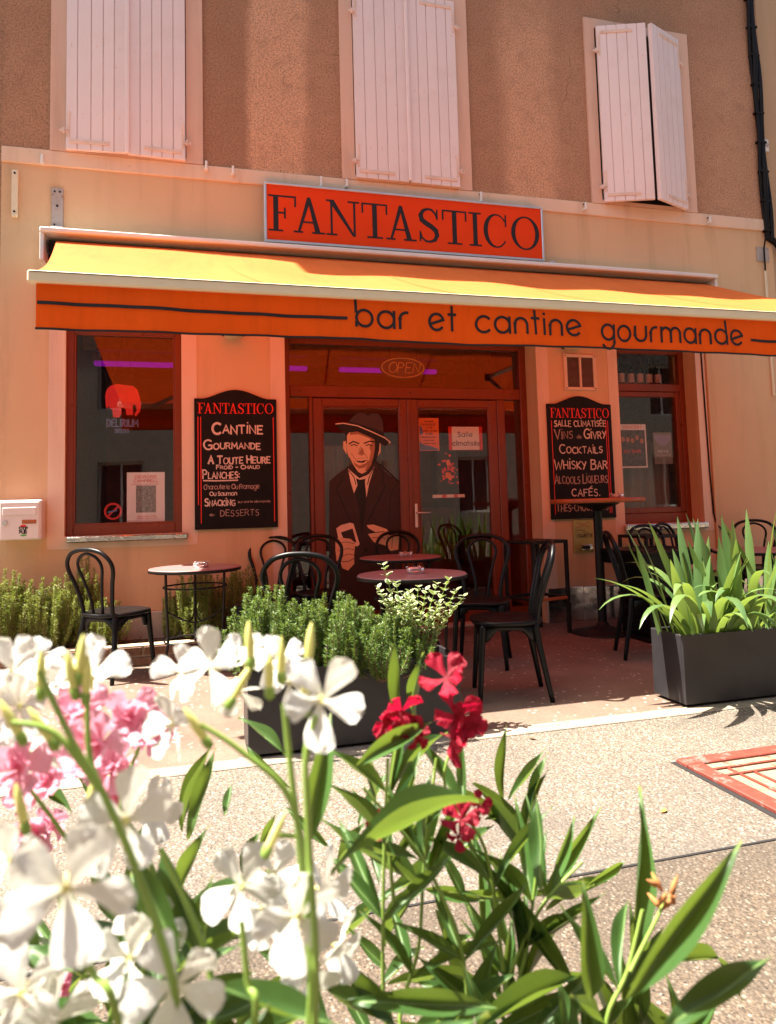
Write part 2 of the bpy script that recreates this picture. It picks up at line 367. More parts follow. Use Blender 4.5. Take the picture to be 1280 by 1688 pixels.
M['iris'] = leafmat('iris_leaf', (.050,.115,.040), (.16,.26,.070), .28, rough=.4)
M['ole'] = leafmat('oleander_leaf', (.016,.058,.012), (.050,.120,.024), .24, rib=(.24,.36,.11), rough=.46, ribw=.045)
M['olestem'] = simple('green_stem', (.22,.34,.06), .5, var=.2, vscale=20)
M['bud'] = simple('pale_yellow_bud', (.72,.70,.22), .5, var=.15, vscale=30)
M['deadbud'] = simple('orange_brown_spent_bud', (.42,.17,.05), .8, var=.3, vscale=60)
M['pwhite'] = petalmat('white_petal', (.84,.83,.78), (.84,.82,.62), (.82,.80,.70), .30)
M['ppink'] = petalmat('pink_petal', (.86,.46,.57), (.78,.14,.28), (.88,.40,.52), .38)
M['pred'] = petalmat('crimson_petal', (.40,.004,.030), (.22,.006,.02), (.62,.008,.05), .35)
M['throat'] = simple('yellow_throat', (.74,.68,.25), .6)
M['paper'] = simple('white_paper', (.80,.70,.68), .7, var=.03)
M['orangepaper'] = simple('orange_paper', (.80,.17,.04), .7, var=.1)
M['bluepaper'] = simple('blue_print', (.12,.17,.34), .7)
M['redpaper'] = simple('red_print', (.62,.02,.015), .7)
M['greyprint'] = simple('grey_print', (.22,.20,.19), .7, var=.6, vscale=60)
M['darkprint'] = simple('dark_photo_print', (.06,.045,.045), .7, var=.7, vscale=25)
M['purpleink'] = simple('purple_ink', (.05,.02,.10), .7)
M['elered'] = simple('red_sign_panel', (.75,.02,.02), .45)
def emis(name, c, s):
    mt, nt, p = nodes(name); p.inputs['Base Color'].default_value = (*c,1); p.inputs['Emission Color'].default_value = (*c,1); p.inputs['Emission Strength'].default_value = s; return mt
M['purple'] = emis('purple_led', (.40,.004,.5), .10)
M['neon'] = simple('unlit_neon_tube', (.62,.30,.10), .3)
# ground
mt, nt, p = nodes('exposed_aggregate_concrete'); co = coords(nt)
v1 = N(nt, 'ShaderNodeTexVoronoi'); v1.inputs['Scale'].default_value = 92; nt.links.new(co, v1.inputs['Vector'])
v2 = N(nt, 'ShaderNodeTexVoronoi'); v2.inputs['Scale'].default_value = 150; nt.links.new(co, v2.inputs['Vector'])
sp = N(nt, 'ShaderNodeSeparateColor'); nt.links.new(v1.outputs['Color'], sp.inputs[0])
sp2 = N(nt, 'ShaderNodeSeparateColor'); nt.links.new(v2.outputs['Color'], sp2.inputs[0])
peb = ramp(nt, sp.outputs[0], [(0,(.035,.031,.027)),(.16,(.115,.09,.066)),(.38,(.215,.17,.125)),(.6,(.14,.09,.055)),(.74,(.25,.21,.17)),(.9,(.41,.375,.325)),(1,(.07,.06,.052))])
peb2 = ramp(nt, sp2.outputs[1], [(0,(.08,.064,.049)),(.5,(.20,.16,.125)),(1,(.29,.245,.195))])
col = mixc(nt, ramp(nt, v1.outputs['Distance'], [(.32,0),(.5,1)]), peb, peb2)
gap = ramp(nt, v1.outputs['Distance'], [(.42,0),(.62,1)]); col = mixc(nt, math_(nt,'MULTIPLY',gap,.55), col, (.085,.062,.045))
d1 = noise(nt, co, 1.3, 7, .66); d2 = noise(nt, co, 4, 5, .6)
spx = N(nt, 'ShaderNodeSeparateXYZ'); nt.links.new(co, spx.inputs[0])
jd = math_(nt, 'ABSOLUTE', math_(nt, 'SUBTRACT', spx.outputs['Y'], 2.05))
jm = math_(nt, 'MULTIPLY', ramp(nt, jd, [(0,.95),(.14,.7),(.5,0)]), ramp(nt, d2, [(.3,.2),(.6,1)]))
gx = math_(nt, 'MULTIPLY', ramp(nt, math_(nt,'ABSOLUTE',math_(nt,'SUBTRACT',spx.outputs['X'],2.0)), [(0,.6),(.35,.35),(.6,0)]), ramp(nt, math_(nt,'ABSOLUTE',math_(nt,'SUBTRACT',spx.outputs['Y'],2.4)), [(0,1),(.3,.7),(.5,0)]))
vs3 = N(nt, 'ShaderNodeTexVoronoi'); vs3.inputs['Scale'].default_value = 2.6; nt.links.new(co, vs3.inputs['Vector'])
spot = math_(nt, 'MULTIPLY', ramp(nt, math_(nt,'ADD',vs3.outputs['Distance'],math_(nt,'MULTIPLY',d2,.05)), [(.075,.85),(.095,0)]), .8)
dirt = math_(nt, 'MAXIMUM', spot, math_(nt, 'MAXIMUM', math_(nt,'MULTIPLY',ramp(nt, d1, [(.44,0),(.66,.85)]), 1.0), math_(nt,'MAXIMUM', jm, gx)))
col = mixc(nt, dirt, col, mixc(nt, .72, col, (.085,.075,.065)))
slab = math_(nt, 'MULTIPLY', ramp(nt, math_(nt,'DIVIDE',spx.outputs['Y'],4.0), [(.508,1),(.512,0)]), .75)
col = mixc(nt, slab, col, mixc(nt, 1.0, col, (.62,.55,.47), 'MULTIPLY'))
nt.links.new(col, p.inputs['Base Color']); p.inputs['Roughness'].default_value = .8; p.inputs['Specular IOR Level'].default_value = .35
hh = math_(nt, 'SUBTRACT', 1.0, v1.outputs['Distance']); bump(nt, p, hh, .75, .006); M['ground'] = mt
mt, nt, p = nodes('terrace_concrete'); co = coords(nt)
v1 = N(nt, 'ShaderNodeTexVoronoi'); v1.inputs['Scale'].default_value = 22; nt.links.new(co, v1.inputs['Vector'])
sp = N(nt, 'ShaderNodeSeparateColor'); nt.links.new(v1.outputs['Color'], sp.inputs[0])
chip = math_(nt, 'MULTIPLY', ramp(nt, v1.outputs['Distance'], [(.16,1),(.26,0)]), ramp(nt, sp.outputs[0], [(.55,0),(.6,1)]))
base = mixc(nt, ramp(nt, noise(nt, co, 2.2, 6, .65), [(.3,0),(.72,1)]), (.13,.088,.064), (.225,.157,.115))
base = mixc(nt, ramp(nt, noise(nt, co, 60, 4, .7), [(.35,.4),(.6,0)]), base, (.09,.058,.045))
col = mixc(nt, chip, base, (.46,.38,.31)); nt.links.new(col, p.inputs['Base Color'])
p.inputs['Roughness'].default_value = .62; bump(nt, p, noise(nt, co, 120, 4), .25, .004); M['terrace'] = mt
M['kerb'] = simple('pale_border_concrete', (.28,.225,.17), .85, var=.25, vscale=9, wear=((.13,.10,.075), 5, .58), bs=.35, bscale=110)
M['joint'] = simple('black_joint_and_shadow', (.014,.012,.012), .8)
M['gratered'] = simple('worn_red_paint', (.20,.038,.024), .6, wear=((.22,.13,.11), 14, .56), var=.2, vscale=14, bs=.3, bscale=60)
M['gratecream'] = simple('worn_cream_paint', (.235,.20,.125), .75, wear=((.22,.06,.04), 7, .56), bs=.3, bscale=80)
# ================================================================== SETTING
gm = MB().add([(-40,-40,0),(40,-40,0),(40,40,0),(-40,40,0)], [(0,1,2,3)])
struct(obj('ground', gm, M['ground']))
tm = MB().add([(-8,3.43,.004),(12,3.43,.004),(12,6.5,.004),(-8,6.5,.004)], [(0,1,2,3)])
terrace = struct(obj('terrace_pavement', tm, M['terrace']))
kme = B(-.4975,.4975,3.313,3.427,-.02,.006,.003).mesh('kerb_stone', M['kerb'])
for i in range(14):
    link('kerb_stone', kme, terrace, (-4.2+i*1.0, 0, 0))
struct(obj('pavement_joint', MB().box(-12,14,2.036,2.046,-.004,.003), M['joint']))

# ================================================================== CAFE BUILDING
bld = thing('cafe_building', 'two-storey cafe with cream ground floor and brown roughcast above, pale shutters', 'building', (0,6.2,0))
def bo(name, mb, mat, parent=None, **k):       # part of the building, coordinates given in world space
    mb.v = [(x, y-6.2, z) for x, y, z in mb.v]
    return obj(name, mb, mat, parent or bld, **k)
WY = 6.2
def wall_mesh(xs, zs, holes, y0, y1):
    mb = MB(); xs = sorted(set(xs + [h[i] for h in holes for i in (0,1)])); zs = sorted(set(zs + [h[i] for h in holes for i in (2,3)]))
    inh = lambda x, z: any(h[0] < x < h[1] and h[2] < z < h[3] for h in holes)
    for i in range(len(xs)-1):
        for j in range(len(zs)-1):
            x0, x1, z0, z1 = xs[i], xs[i+1], zs[j], zs[j+1]
            if inh((x0+x1)/2, (z0+z1)/2): continue
            mb.add([(x0,y0,z0),(x1,y0,z0),(x1,y0,z1),(x0,y0,z1)], [(0,1,2,3)])
            mb.add([(x0,y1,z0),(x1,y1,z0),(x1,y1,z1),(x0,y1,z1)], [(3,2,1,0)])
    for x0, x1, z0, z1 in holes + [(xs[0], xs[-1], zs[0], zs[-1])]:
        mb.add([(x0,y0,z0),(x0,y1,z0),(x0,y1,z1),(x0,y0,z1)], [(0,1,2,3)]); mb.add([(x1,y0,z0),(x1,y1,z0),(x1,y1,z1),(x1,y0,z1)], [(3,2,1,0)])
        mb.add([(x0,y0,z1),(x1,y0,z1),(x1,y1,z1),(x0,y1,z1)], [(0,1,2,3)])
        if z0 > .01: mb.add([(x0,y0,z0),(x1,y0,z0),(x1,y1,z0),(x0,y1,z0)], [(3,2,1,0)])
    return mb
WL = (-.98,-.08,.965,2.68); DR = (.79,3.21,0,2.70); WR = (4.10,5.02,.895,2.70)
bo('ground_floor_wall', wall_mesh([-1.47,6.10], [0,4.0], [WL,DR,WR], WY, WY+.35), M['wall'])
UW = [(-.99,-.03,4.17,6.0),(1.46,2.48,4.17,6.0),(4.02,5.01,4.17,6.0)]
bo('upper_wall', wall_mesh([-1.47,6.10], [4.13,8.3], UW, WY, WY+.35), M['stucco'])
bo('ledge_band', B(-1.47,6.10,WY-.018,WY+.3,4.0,4.13,.006), M['ledge'], fix=True)
bo('corner_pier', B(-1.68,-1.471,WY+.01,WY+.3,0,5.6), M['stucco'])
bo('side_wall', B(-1.47,-1.12,WY+.35,12,0,8.3), M['stucco']); bo('side_wall', B(5.75,6.10,WY+.35,12,0,8.3), M['stucco'])
rf = MB(); rf.add([(-1.55,5.72,8.30),(6.18,5.72,8.30),(6.18,12.2,11.2),(-1.55,12.2,11.2),(-1.55,5.72,8.42),(6.18,5.72,8.42),(6.18,12.2,11.32),(-1.55,12.2,11.32)],[(3,2,1,0),(4,5,6,7),(0,1,5,4),(1,2,6,5),(2,3,7,6),(3,0,4,7)])
roof = bo('roof', rf, M['roof'])
# painted surrounds round the openings
def surround(name, x0, x1, z0, z1, t, mat, proud, low=True):
    mb = MB(); y = WY-proud
    mb.box(x0-t, x0, y, WY+.001, z0-(t*.8 if low else 0), z1+t); mb.box(x1, x1+t, y, WY+.001, z0-(t*.8 if low else 0), z1+t)
    mb.box(x0, x1, y, WY+.001, z1, z1+t)
    if low: mb.box(x0, x1, y, WY+.001, z0-t*.8, z0)
    return bo(name, mb, mat)
surround('window_surround', *WL, .125, M['surround'], .004)
surround('door_surround', *DR, .125, M['surround'], .004, False)
surround('window_surround', *WR, .11, M['surround'], .004)
for (x0,x1,z0,z1), (a,b) in zip(UW, ((-1.11,.11),(1.34,2.61),(3.905,5.15))):
    mb = MB(); y = WY-.022
    mb.box(a,x0,y,WY+.001,4.131,6.10); mb.box(x1,b,y,WY+.001,4.131,6.10); mb.box(x0,x1,y,WY+.001,6.0,6.10); mb.box(x0,x1,y,WY+.001,4.131,4.17)
    bo('window_surround', mb, M['surround_up'])
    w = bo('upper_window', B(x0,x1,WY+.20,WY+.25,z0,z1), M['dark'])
# shutters: backing, planks, battens, straps, hinges; hinge axis at local origin, leaf along +x (side=1) or -x
def shutter(hx, hy, w, side, ang, seed):
    rd = random.Random(seed)
    z0, z1 = 4.135, 5.995
    s = side
    def bx(x0,x1,y0,y1,za,zb,bev=0): return B(min(s*x0,s*x1),max(s*x0,s*x1),y0,y1,za,zb,bev)
    lf = obj('shutter', bx(.002,w,-.012,.014,z0+.004,z1-.004), M['shutter'], bld, loc=(hx,hy-6.2,0), rot=(0,0,ang), fix=True)
    n = 5; cuts = [0]+[w*(i+rd.uniform(-.08,.08))/n for i in range(1,n)]+[w]
    for i in range(n):
        obj('plank', bx(cuts[i]+.0032,cuts[i+1]-.0032,-.024,-.011,z0,z1,.003), M['shutter'], lf, fix=True)
    for za in (z0+.05, z1-.09):
        mb = bx(.03,w*.72,-.031,-.023,za,za+.034,.003); obj('batten', mb, M['ironwhite'], lf, fix=True)
    for za in (z0+.10, z1-.32):
        mb = bx(.012,.034,-.030,-.023,za,za+.22,.002); obj('hinge_strap', mb, M['ironwhite'], lf, fix=True)
        mb = MB().tube([(-s*.012,-.03,za+.03),(-s*.012,-.03,za+.075)], .011, 8); mb.box(-s*.045,s*.02,-.036,-.026,za+.04,za+.062); obj('hinge', mb, M['ironwhite'], lf, fix=True)
    mb = MB()
    for za in (z0+.3, z0+.9, z0+1.5):
        for k in range(n): mb.box(s*(cuts[k]+.04),s*(cuts[k]+.046),-.0265,-.023,za+rd.uniform(-.02,.02),za+.012)
    o = obj('nail_heads', mb, M['ironwhite'], lf); o['kind'] = 'stuff'
    return lf
shutter(-.985, 6.165, .478, 1, R(-3.5), 1); shutter(-.035, 6.165, .470, -1, R(2.0), 2)
mb = MB().box(-.03,.0,-.045,-.024,4.14,5.99,.006)
shutter(1.465, 6.165, .505, 1, R(-.6), 3); shutter(2.475, 6.165, .495, -1, R(.6), 4)
shutter(4.03, 6.165, .50, 1, R(-19), 5); shutter(5.005, 6.165, .50, -1, R(21), 6)
for x, y in ((-.505,6.128),(1.972,6.128)): bo('shutter_cover_strip', B(x-.016,x+.016,y-.02,y,4.14,5.99,.005), M['shutter'], fix=True)

# ---- windows and door
def pane(parent, x0, x1, z0, z1, y): return bo('pane', MB().flat_xz([(x0,z0),(x1,z0),(x1,z1),(x0,z1)],y), M['glass'], parent)
def frame_mb(x0,x1,z0,z1,y0,y1,l,r,b,t,bev=.005):
    mb = MB(); mb.box(x0,x0+l,y0,y1,z0,z1,bev); mb.box(x1-r,x1,y0,y1,z0,z1,bev); mb.box(x0+l,x1-r,y0+.002,y1,z0,z0+b,bev); mb.box(x0+l,x1-r,y0+.002,y1,z1-t,z1,bev); return mb
w1 = bo('window_frame', frame_mb(*WL,6.255,6.325,.055,.055,.085,.05), M['frame'], fix=True)
bo('glazing_bead', frame_mb(WL[0]+.055,WL[1]-.055,WL[2]+.085,WL[3]-.05,6.262,6.30,.014,.014,.014,.014,.002), M['frame'], w1, fix=True)
pane(w1, WL[0]+.06, WL[1]-.06, WL[2]+.09, WL[3]-.055, 6.29)
bo('window_sill', B(WL[0]+.02,WL[1]+.045,6.135,6.26,.915,.962,.008), M['sill'], fix=True)
w2 = bo('window_frame', frame_mb(*WR,6.38,6.45,.06,.06,.10,.05), M['frame'], fix=True)
bo('transom_bar', B(WR[0]+.06,WR[1]-.06,6.378,6.45,2.255,2.335,.005), M['frame'], w2, fix=True)
bo('casement', frame_mb(WR[0]+.062,WR[1]-.062,.998,2.252,6.385,6.44,.055,.055,.055,.055), M['frame'], w2, fix=True)
pane(w2, WR[0]+.115, WR[1]-.115, 1.05, 2.20, 6.41); pane(w2, WR[0]+.06, WR[1]-.06, 2.335, 2.65, 6.41)
bo('window_sill', B(WR[0]-.02,WR[1]+.01,6.14,6.38,.838,.893,.008), M['sill'], fix=True)
dy0, dy1 = 6.42, 6.49
d = MB()
d.box(.79,.86,dy0,dy1,0,2.70,.006); d.box(3.14,3.21,dy0,dy1,0,2.70,.006); d.box(.86,3.14,dy0+.003,dy1,2.64,2.70,.006)
d.box(.86,3.14,dy0+.001,dy1,2.15,2.26,.006)
d.box(1.03,1.065,dy0,dy1,0,2.15,.006); d.box(2.885,2.965,dy0,dy1,0,2.15,.006)
d.box(.86,1.03,dy0+.003,dy1,0,.14,.006); d.box(2.965,3.14,dy0+.003,dy1,0,.14,.006)
df = bo('door_frame', d, M['frame'], fix=True)
pane(df,.86,3.14,2.26,2.64,6.46); pane(df,.86,1.03,.14,2.15,6.46); pane(df,2.965,3.14,.14,2.15,6.46)
bo('screw_heads', MB().tube([(.95,6.415,2.205),(.95,6.425,2.205)],.006,6).tube([(2.0,6.415,2.205),(2.0,6.425,2.205)],.006,6).tube([(3.05,6.415,2.205),(3.05,6.425,2.205)],.006,6), M['cable'], df)['kind'] = 'stuff'
for x0, x1 in ((1.068,1.975),(1.981,2.882)):
    lf = bo('door_leaf', frame_mb(x0,x1,.02,2.143,6.425,6.48,.085,.085,.16,.075), M['frame'], fix=True)
    bo('glazing_bead', frame_mb(x0+.085,x1-.085,.18,2.068,6.43,6.46,.012,.012,.012,.012,.002), M['frame'], lf, fix=True)
    pane(lf, x0+.09, x1-.09, .185, 2.063, 6.45)
bo('meeting_strip', B(1.962,1.992,6.412,6.43,.02,2.14,.004), M['frame'], lf, fix=True)
bo('handle_plate', MB().box(2.012,2.040,6.41,6.425,.93,1.155,.006), M['aluwhite'], lf, fix=True)
bo('handle', MB().tube([(2.026,6.42,1.07),(2.026,6.375,1.07),(2.04,6.37,1.07),(2.15,6.37,1.068)], .0085, 8), M['alu'], lf, smooth=True)
bo('door_step', B(.79,3.21,6.30,6.55,.004,.035,.006), M['plinth'], fix=True)
# steel skirting and cement plinths
bo('skirting_panel', B(3.225,3.60,6.182,6.199,.006,.325,.003), M['steel'], fix=True); bo('skirting_panel', B(3.604,4.08,6.182,6.199,.006,.32,.003), M['steel'], fix=True)
bo('skirting_panel', B(4.084,6.08,6.182,6.199,.006,.32,.003), M['steel'], fix=True)
bo('cement_plinth', B(-1.46,.66,6.17,6.199,.004,.34,.006), M['plinth'], fix=True)
# rooms behind the glass
ro = MB()
ro.box(-1.12,5.75,10.4,10.5,0,3.3); ro.box(-1.12,5.75,6.56,10.4,3.02,3.1); ro.box(.35,.42,6.56,10.4,0,3.02); ro.box(3.55,3.62,6.56,10.4,0,3.02)
bo('interior_wall', ro, M['room']); bo('interior_floor', B(-1.12,5.75,6.56,10.4,-.05,.02), M['darkfloor'])
for y_ in (7.2,7.9,8.6): bo('ceiling_beam', B(-1.1,3.5,y_,y_+.16,2.86,3.02,.01), M['wood'], fix=True)
bo('bar_counter', B(1.5,3.4,9.0,9.5,.02,1.1,.02), M['wood'], fix=True)
bo('bottle_shelf', B(4.1,5.4,6.66,6.9,2.355,2.38,.004), M['wood'], fix=True)
def curtain(x0,x1,y,z0,z1,mat,amp=.015,waves=9):
    mb = MB(); n = 60; v = []
    for i in range(n+1):
        t = i/n; x = x0+(x1-x0)*t; yy = y+amp*math.sin(t*waves*2*math.pi)+amp*.5*math.sin(t*waves*3.7)
        v += [(x,yy,z0),(x,yy,z1)]
    mb.add(v, [(2*i,2*i+2,2*i+3,2*i+1) for i in range(n)]); return bo('curtain', mb, mat, smooth=True)
M['curtain'] = simple('grey_net_curtain', (.20,.18,.16), .9)
curtain(1.14,1.90,6.62,.3,1.72,M['curtain']); curtain(4.15,4.95,6.62,.95,1.75,M['curtain'],.02,7)
for nm, x0, x1, lab in (('led_strip',-1.05,-.1,'purple led strip glowing inside behind the left window'),('led_strip',1.75,3.0,'purple led strip glowing inside above the glazed door'),('led_strip',.95,1.35,'short purple led strip inside at the left of the door transom')):
    tag(obj(nm, B(x0,x1,8.46,8.54,2.80,2.85,.01), M['purple'], fix=True), lab, 'light', 'led strips in the bar')

# ================================================================== NEIGHBOURS
nb = thing('neighbour_house', 'tan rendered house adjoining the cafe on the right beside the black cable', 'building', (8.4,6.2,0))
obj('wall', B(-2.28,3.2,.05,6,0,9.0), M['neigh'], nb); obj('roof', B(-2.29,3.4,-.2,6,9.0,9.2), M['roof'], nb)
nb = thing('low_annexe', 'low brown annexe wall at the left edge of the cafe', 'building', (-4.5,6.2,0))
obj('wall', B(-3,2.80,.06,4,0,2.4), M['neigh'], nb); obj('roof', B(-3,2.80,.03,4.1,2.4,2.5), M['roof'], nb)
op = thing('opposite_house', 'pale house across the street, seen only as reflections in the cafe glass', 'building', (2,-7.5,0))
M['opp'] = paint('pale_house_render', (.34,.30,.25), (.2,.17,.13), .2)
holes = []
for i in range(14):
    x = -18+i*3.4; holes += [(x,x+1.1,.9,2.6) if i % 2 else (x,x+1.2,.02,2.5),(x,x+1.1,3.9,5.6)]
mbw = wall_mesh([-20,30],[0,8.5],holes,0,-.35); obj('wall', mbw, M['opp'], op); obj('roof', B(-20.2,30.2,-6,.35,8.5,8.7), M['roof'], op)
for x0,x1,z0,z1 in holes:
    w = obj('window', frame_mb(x0,x1,z0,z1,-.22,-.16,.07,.07,.07,.07), M['aluwhite'], op); obj('pane', B(x0+.07,x1-.07,-.2,-.19,z0+.07,z1-.07), M['dark'], w)
    obj('mullion', B((x0+x1)/2-.03,(x0+x1)/2+.03,-.23,-.15,z0,z1), M['aluwhite'], w)
# ================================================================== LETTERING
def arc(cx,cy,r,a0,a1,n=14,ry=None):
    ry = ry or r
    return [(cx+r*math.cos(R(a0+(a1-a0)*i/n)), cy+ry*math.sin(R(a0+(a1-a0)*i/n))) for i in range(n+1)]
LO = {  # round geometric lower case, x-height 1
 'a':(1,[arc(.5,.5,.5,0,360,22),[(1,0),(1,1)]]), 'b':(1,[[(0,0),(0,1.62)],arc(.5,.5,.5,0,360,22)]), 'c':(.88,[arc(.5,.5,.5,45,315,18)]),
 'd':(1,[arc(.5,.5,.5,0,360,22),[(1,0),(1,1.62)]]), 'e':(1,[[(.05,.36),(.97,.64)]+arc(.5,.5,.5,16,318,20)[1:]]), 'f':(.5,[arc(.42,1.25,.27,60,180,8)+[(.15,0)],[(-.05,.95),(.42,.95)]]),
 'g':(1,[arc(.5,.5,.5,0,360,22),[(1,1),(1,-.1)]+arc(.5,-.1,.5,0,-150,12)]), 'h':(.9,[[(0,0),(0,1.6)],arc(.45,.55,.45,180,0,10)+[(.9,0)]]), 'i':(.12,[[(.06,0),(.06,1)],[(.06,1.3),(.06,1.36)]]),
 'l':(.12,[[(.06,0),(.06,1.6)]]), 'm':(1.45,[[(0,0),(0,1)],arc(.36,.62,.36,180,0,10)+[(.72,0)],arc(1.08,.62,.36,180,0,10)+[(1.44,0)]]), 'n':(.82,[[(0,0),(0,.56)]+arc(.41,.56,.41,180,0,12)+[(.82,0)]]),
 'o':(1,[arc(.5,.5,.5,0,360,22)]), 'p':(1,[[(0,1),(0,-.6)],arc(.5,.5,.5,0,360,22)]), 'q':(1,[[(1,1),(1,-.6)],arc(.5,.5,.5,0,360,22)]), 'r':(.5,[[(0,0),(0,.56)]+arc(.42,.56,.42,180,80,8)]),
 's':(.7,[arc(.37,.74,.26,40,250,10)+arc(.33,.26,.27,70,-140,10)]), 't':(.5,[[(.25,1.5),(.25,0)],[(0,1),(.52,1)]]), 'u':(.82,[[(0,1),(0,.44)]+arc(.41,.44,.41,180,360,12)+[(.82,1)]]),
 'v':(.8,[[(0,1),(.4,0),(.8,1)]]), 'x':(.8,[[(0,1),(.8,0)],[(0,0),(.8,1)]]), 'y':(.8,[[(0,1),(.42,.05)],[(.8,1),(.2,-.5)]]), 'z':(.8,[[(0,1),(.8,1),(0,0),(.8,0)]]), 'k':(.7,[[(0,0),(0,1.6)],[(.65,1),(0,.45),(.7,0)]]), 'w':(1.1,[[(0,1),(.28,0),(.55,.9),(.82,0),(1.1,1)]]), 'j':(.3,[[(.25,1),(.25,-.3),(0,-.45)]])}
LO['é'] = (1, LO['e'][1]+[[(.4,1.2),(.7,1.45)]])
UP = {  # hand-drawn capitals, height 1
 'A':(.68,[[(0,0),(.34,1),(.68,0)],[(.12,.36),(.56,.36)]]), 'B':(.6,[[(0,0),(0,1),(.38,.97),(.52,.8),(.4,.58),(0,.52)],[(.4,.56),(.6,.4),(.55,.12),(.35,0),(0,0)]]), 'C':(.66,[arc(.38,.5,.38,50,310,12,.5)]),
 'D':(.64,[[(0,0),(0,1),(.3,.97),(.58,.75),(.62,.45),(.5,.15),(.25,0),(0,0)]]), 'E':(.55,[[(.55,1),(0,1),(0,0),(.55,0)],[(0,.52),(.44,.52)]]), 'F':(.52,[[(.55,1),(0,1),(0,0)],[(0,.55),(.42,.55)]]),
 'G':(.72,[arc(.4,.5,.4,48,300,12,.5)+[(.70,.12),(.70,.44),(.42,.44)]]), 'H':(.62,[[(0,0),(0,1)],[(.62,0),(.62,1)],[(0,.5),(.62,.5)]]), 'I':(.12,[[(.06,0),(.06,1)]]), 'K':(.6,[[(0,0),(0,1)],[(.58,1),(.02,.45),(.6,0)]]),
 'L':(.5,[[(0,1),(0,0),(.5,.02)]]), 'M':(.8,[[(0,0),(.06,1),(.4,.35),(.74,1),(.8,0)]]), 'N':(.64,[[(0,0),(0,1),(.62,0),(.64,1)]]), 'O':(.76,[arc(.38,.5,.38,90,450,18,.5)]), 'P':(.56,[[(0,0),(0,1),(.36,.98),(.55,.78),(.42,.52),(0,.46)]]),
 'Q':(.76,[arc(.38,.5,.38,90,450,18,.5),[(.45,.25),(.78,-.08)]]), 'R':(.6,[[(0,0),(0,1),(.38,.98),(.55,.78),(.42,.54),(0,.48)],[(.28,.5),(.6,0)]]), 'S':(.56,[arc(.3,.75,.24,35,250,9)+arc(.27,.26,.27,70,-145,9)]),
 'T':(.64,[[(0,1),(.64,1)],[(.32,1),(.32,0)]]), 'U':(.64,[[(0,1),(0,.3),(.12,.05),(.32,0),(.52,.05),(.64,.3),(.64,1)]]), 'V':(.66,[[(0,1),(.33,0),(.66,1)]]), 'W':(.95,[[(0,1),(.24,0),(.47,.75),(.70,0),(.95,1)]]),
 'Y':(.6,[[(0,1),(.3,.5)],[(.6,1),(.14,0)]]), 'X':(.6,[[(0,0),(.6,1)],[(0,1),(.6,0)]]), '-':(.35,[[(0,.48),(.35,.48)]]), ':':(.12,[[(.06,.12),(.06,.2)],[(.06,.62),(.06,.7)]]), '.':(.12,[[(.06,0),(.06,.08)]]), "'":(.1,[[(.05,.8),(.05,1)]]), '/':(.4,[[(0,0),(.4,1)]])}
UP['É'] = (.55, UP['E'][1]+[[(.18,1.14),(.46,1.34)]])
def text_xz(mb, txt, x0, x1, z0, h, w, y, seed=0, jit=.0, caps=None, gap=.22, space=.5, weight=None):
    rd = random.Random(seed); seq = []; cur = 0
    for i, ch in enumerate(txt):
        if ch == ' ': cur += space; continue
        first = caps and (i == 0 or txt[i-1] == ' ')
        k = caps if first else 1.0
        gw, st = UP.get(ch) or LO.get(ch) or (.3, [])
        seq.append((cur, st, k, first)); cur += gw*k+gap
    tot = cur-gap; s = (x1-x0)/tot; hs = h
    for n_, (cx, st, k, first) in enumerate(seq):
        dz = rd.uniform(-jit,jit)*h; sh = rd.uniform(-jit,jit)*.6
        for q, pl in enumerate(st):
            pts = [(x0+(cx+px*k)*s+pz*k*hs*sh+rd.uniform(-jit,jit)*h*.12, z0+dz+pz*k*hs+rd.uniform(-jit,jit)*h*.12) for px, pz in pl]
            mb.ribbon_xz(pts, w*(1.3 if first else 1)*(rd.uniform(.8,1.15) if jit else 1), y-.00012*(n_ % 7)-.0004*q)
    return mb
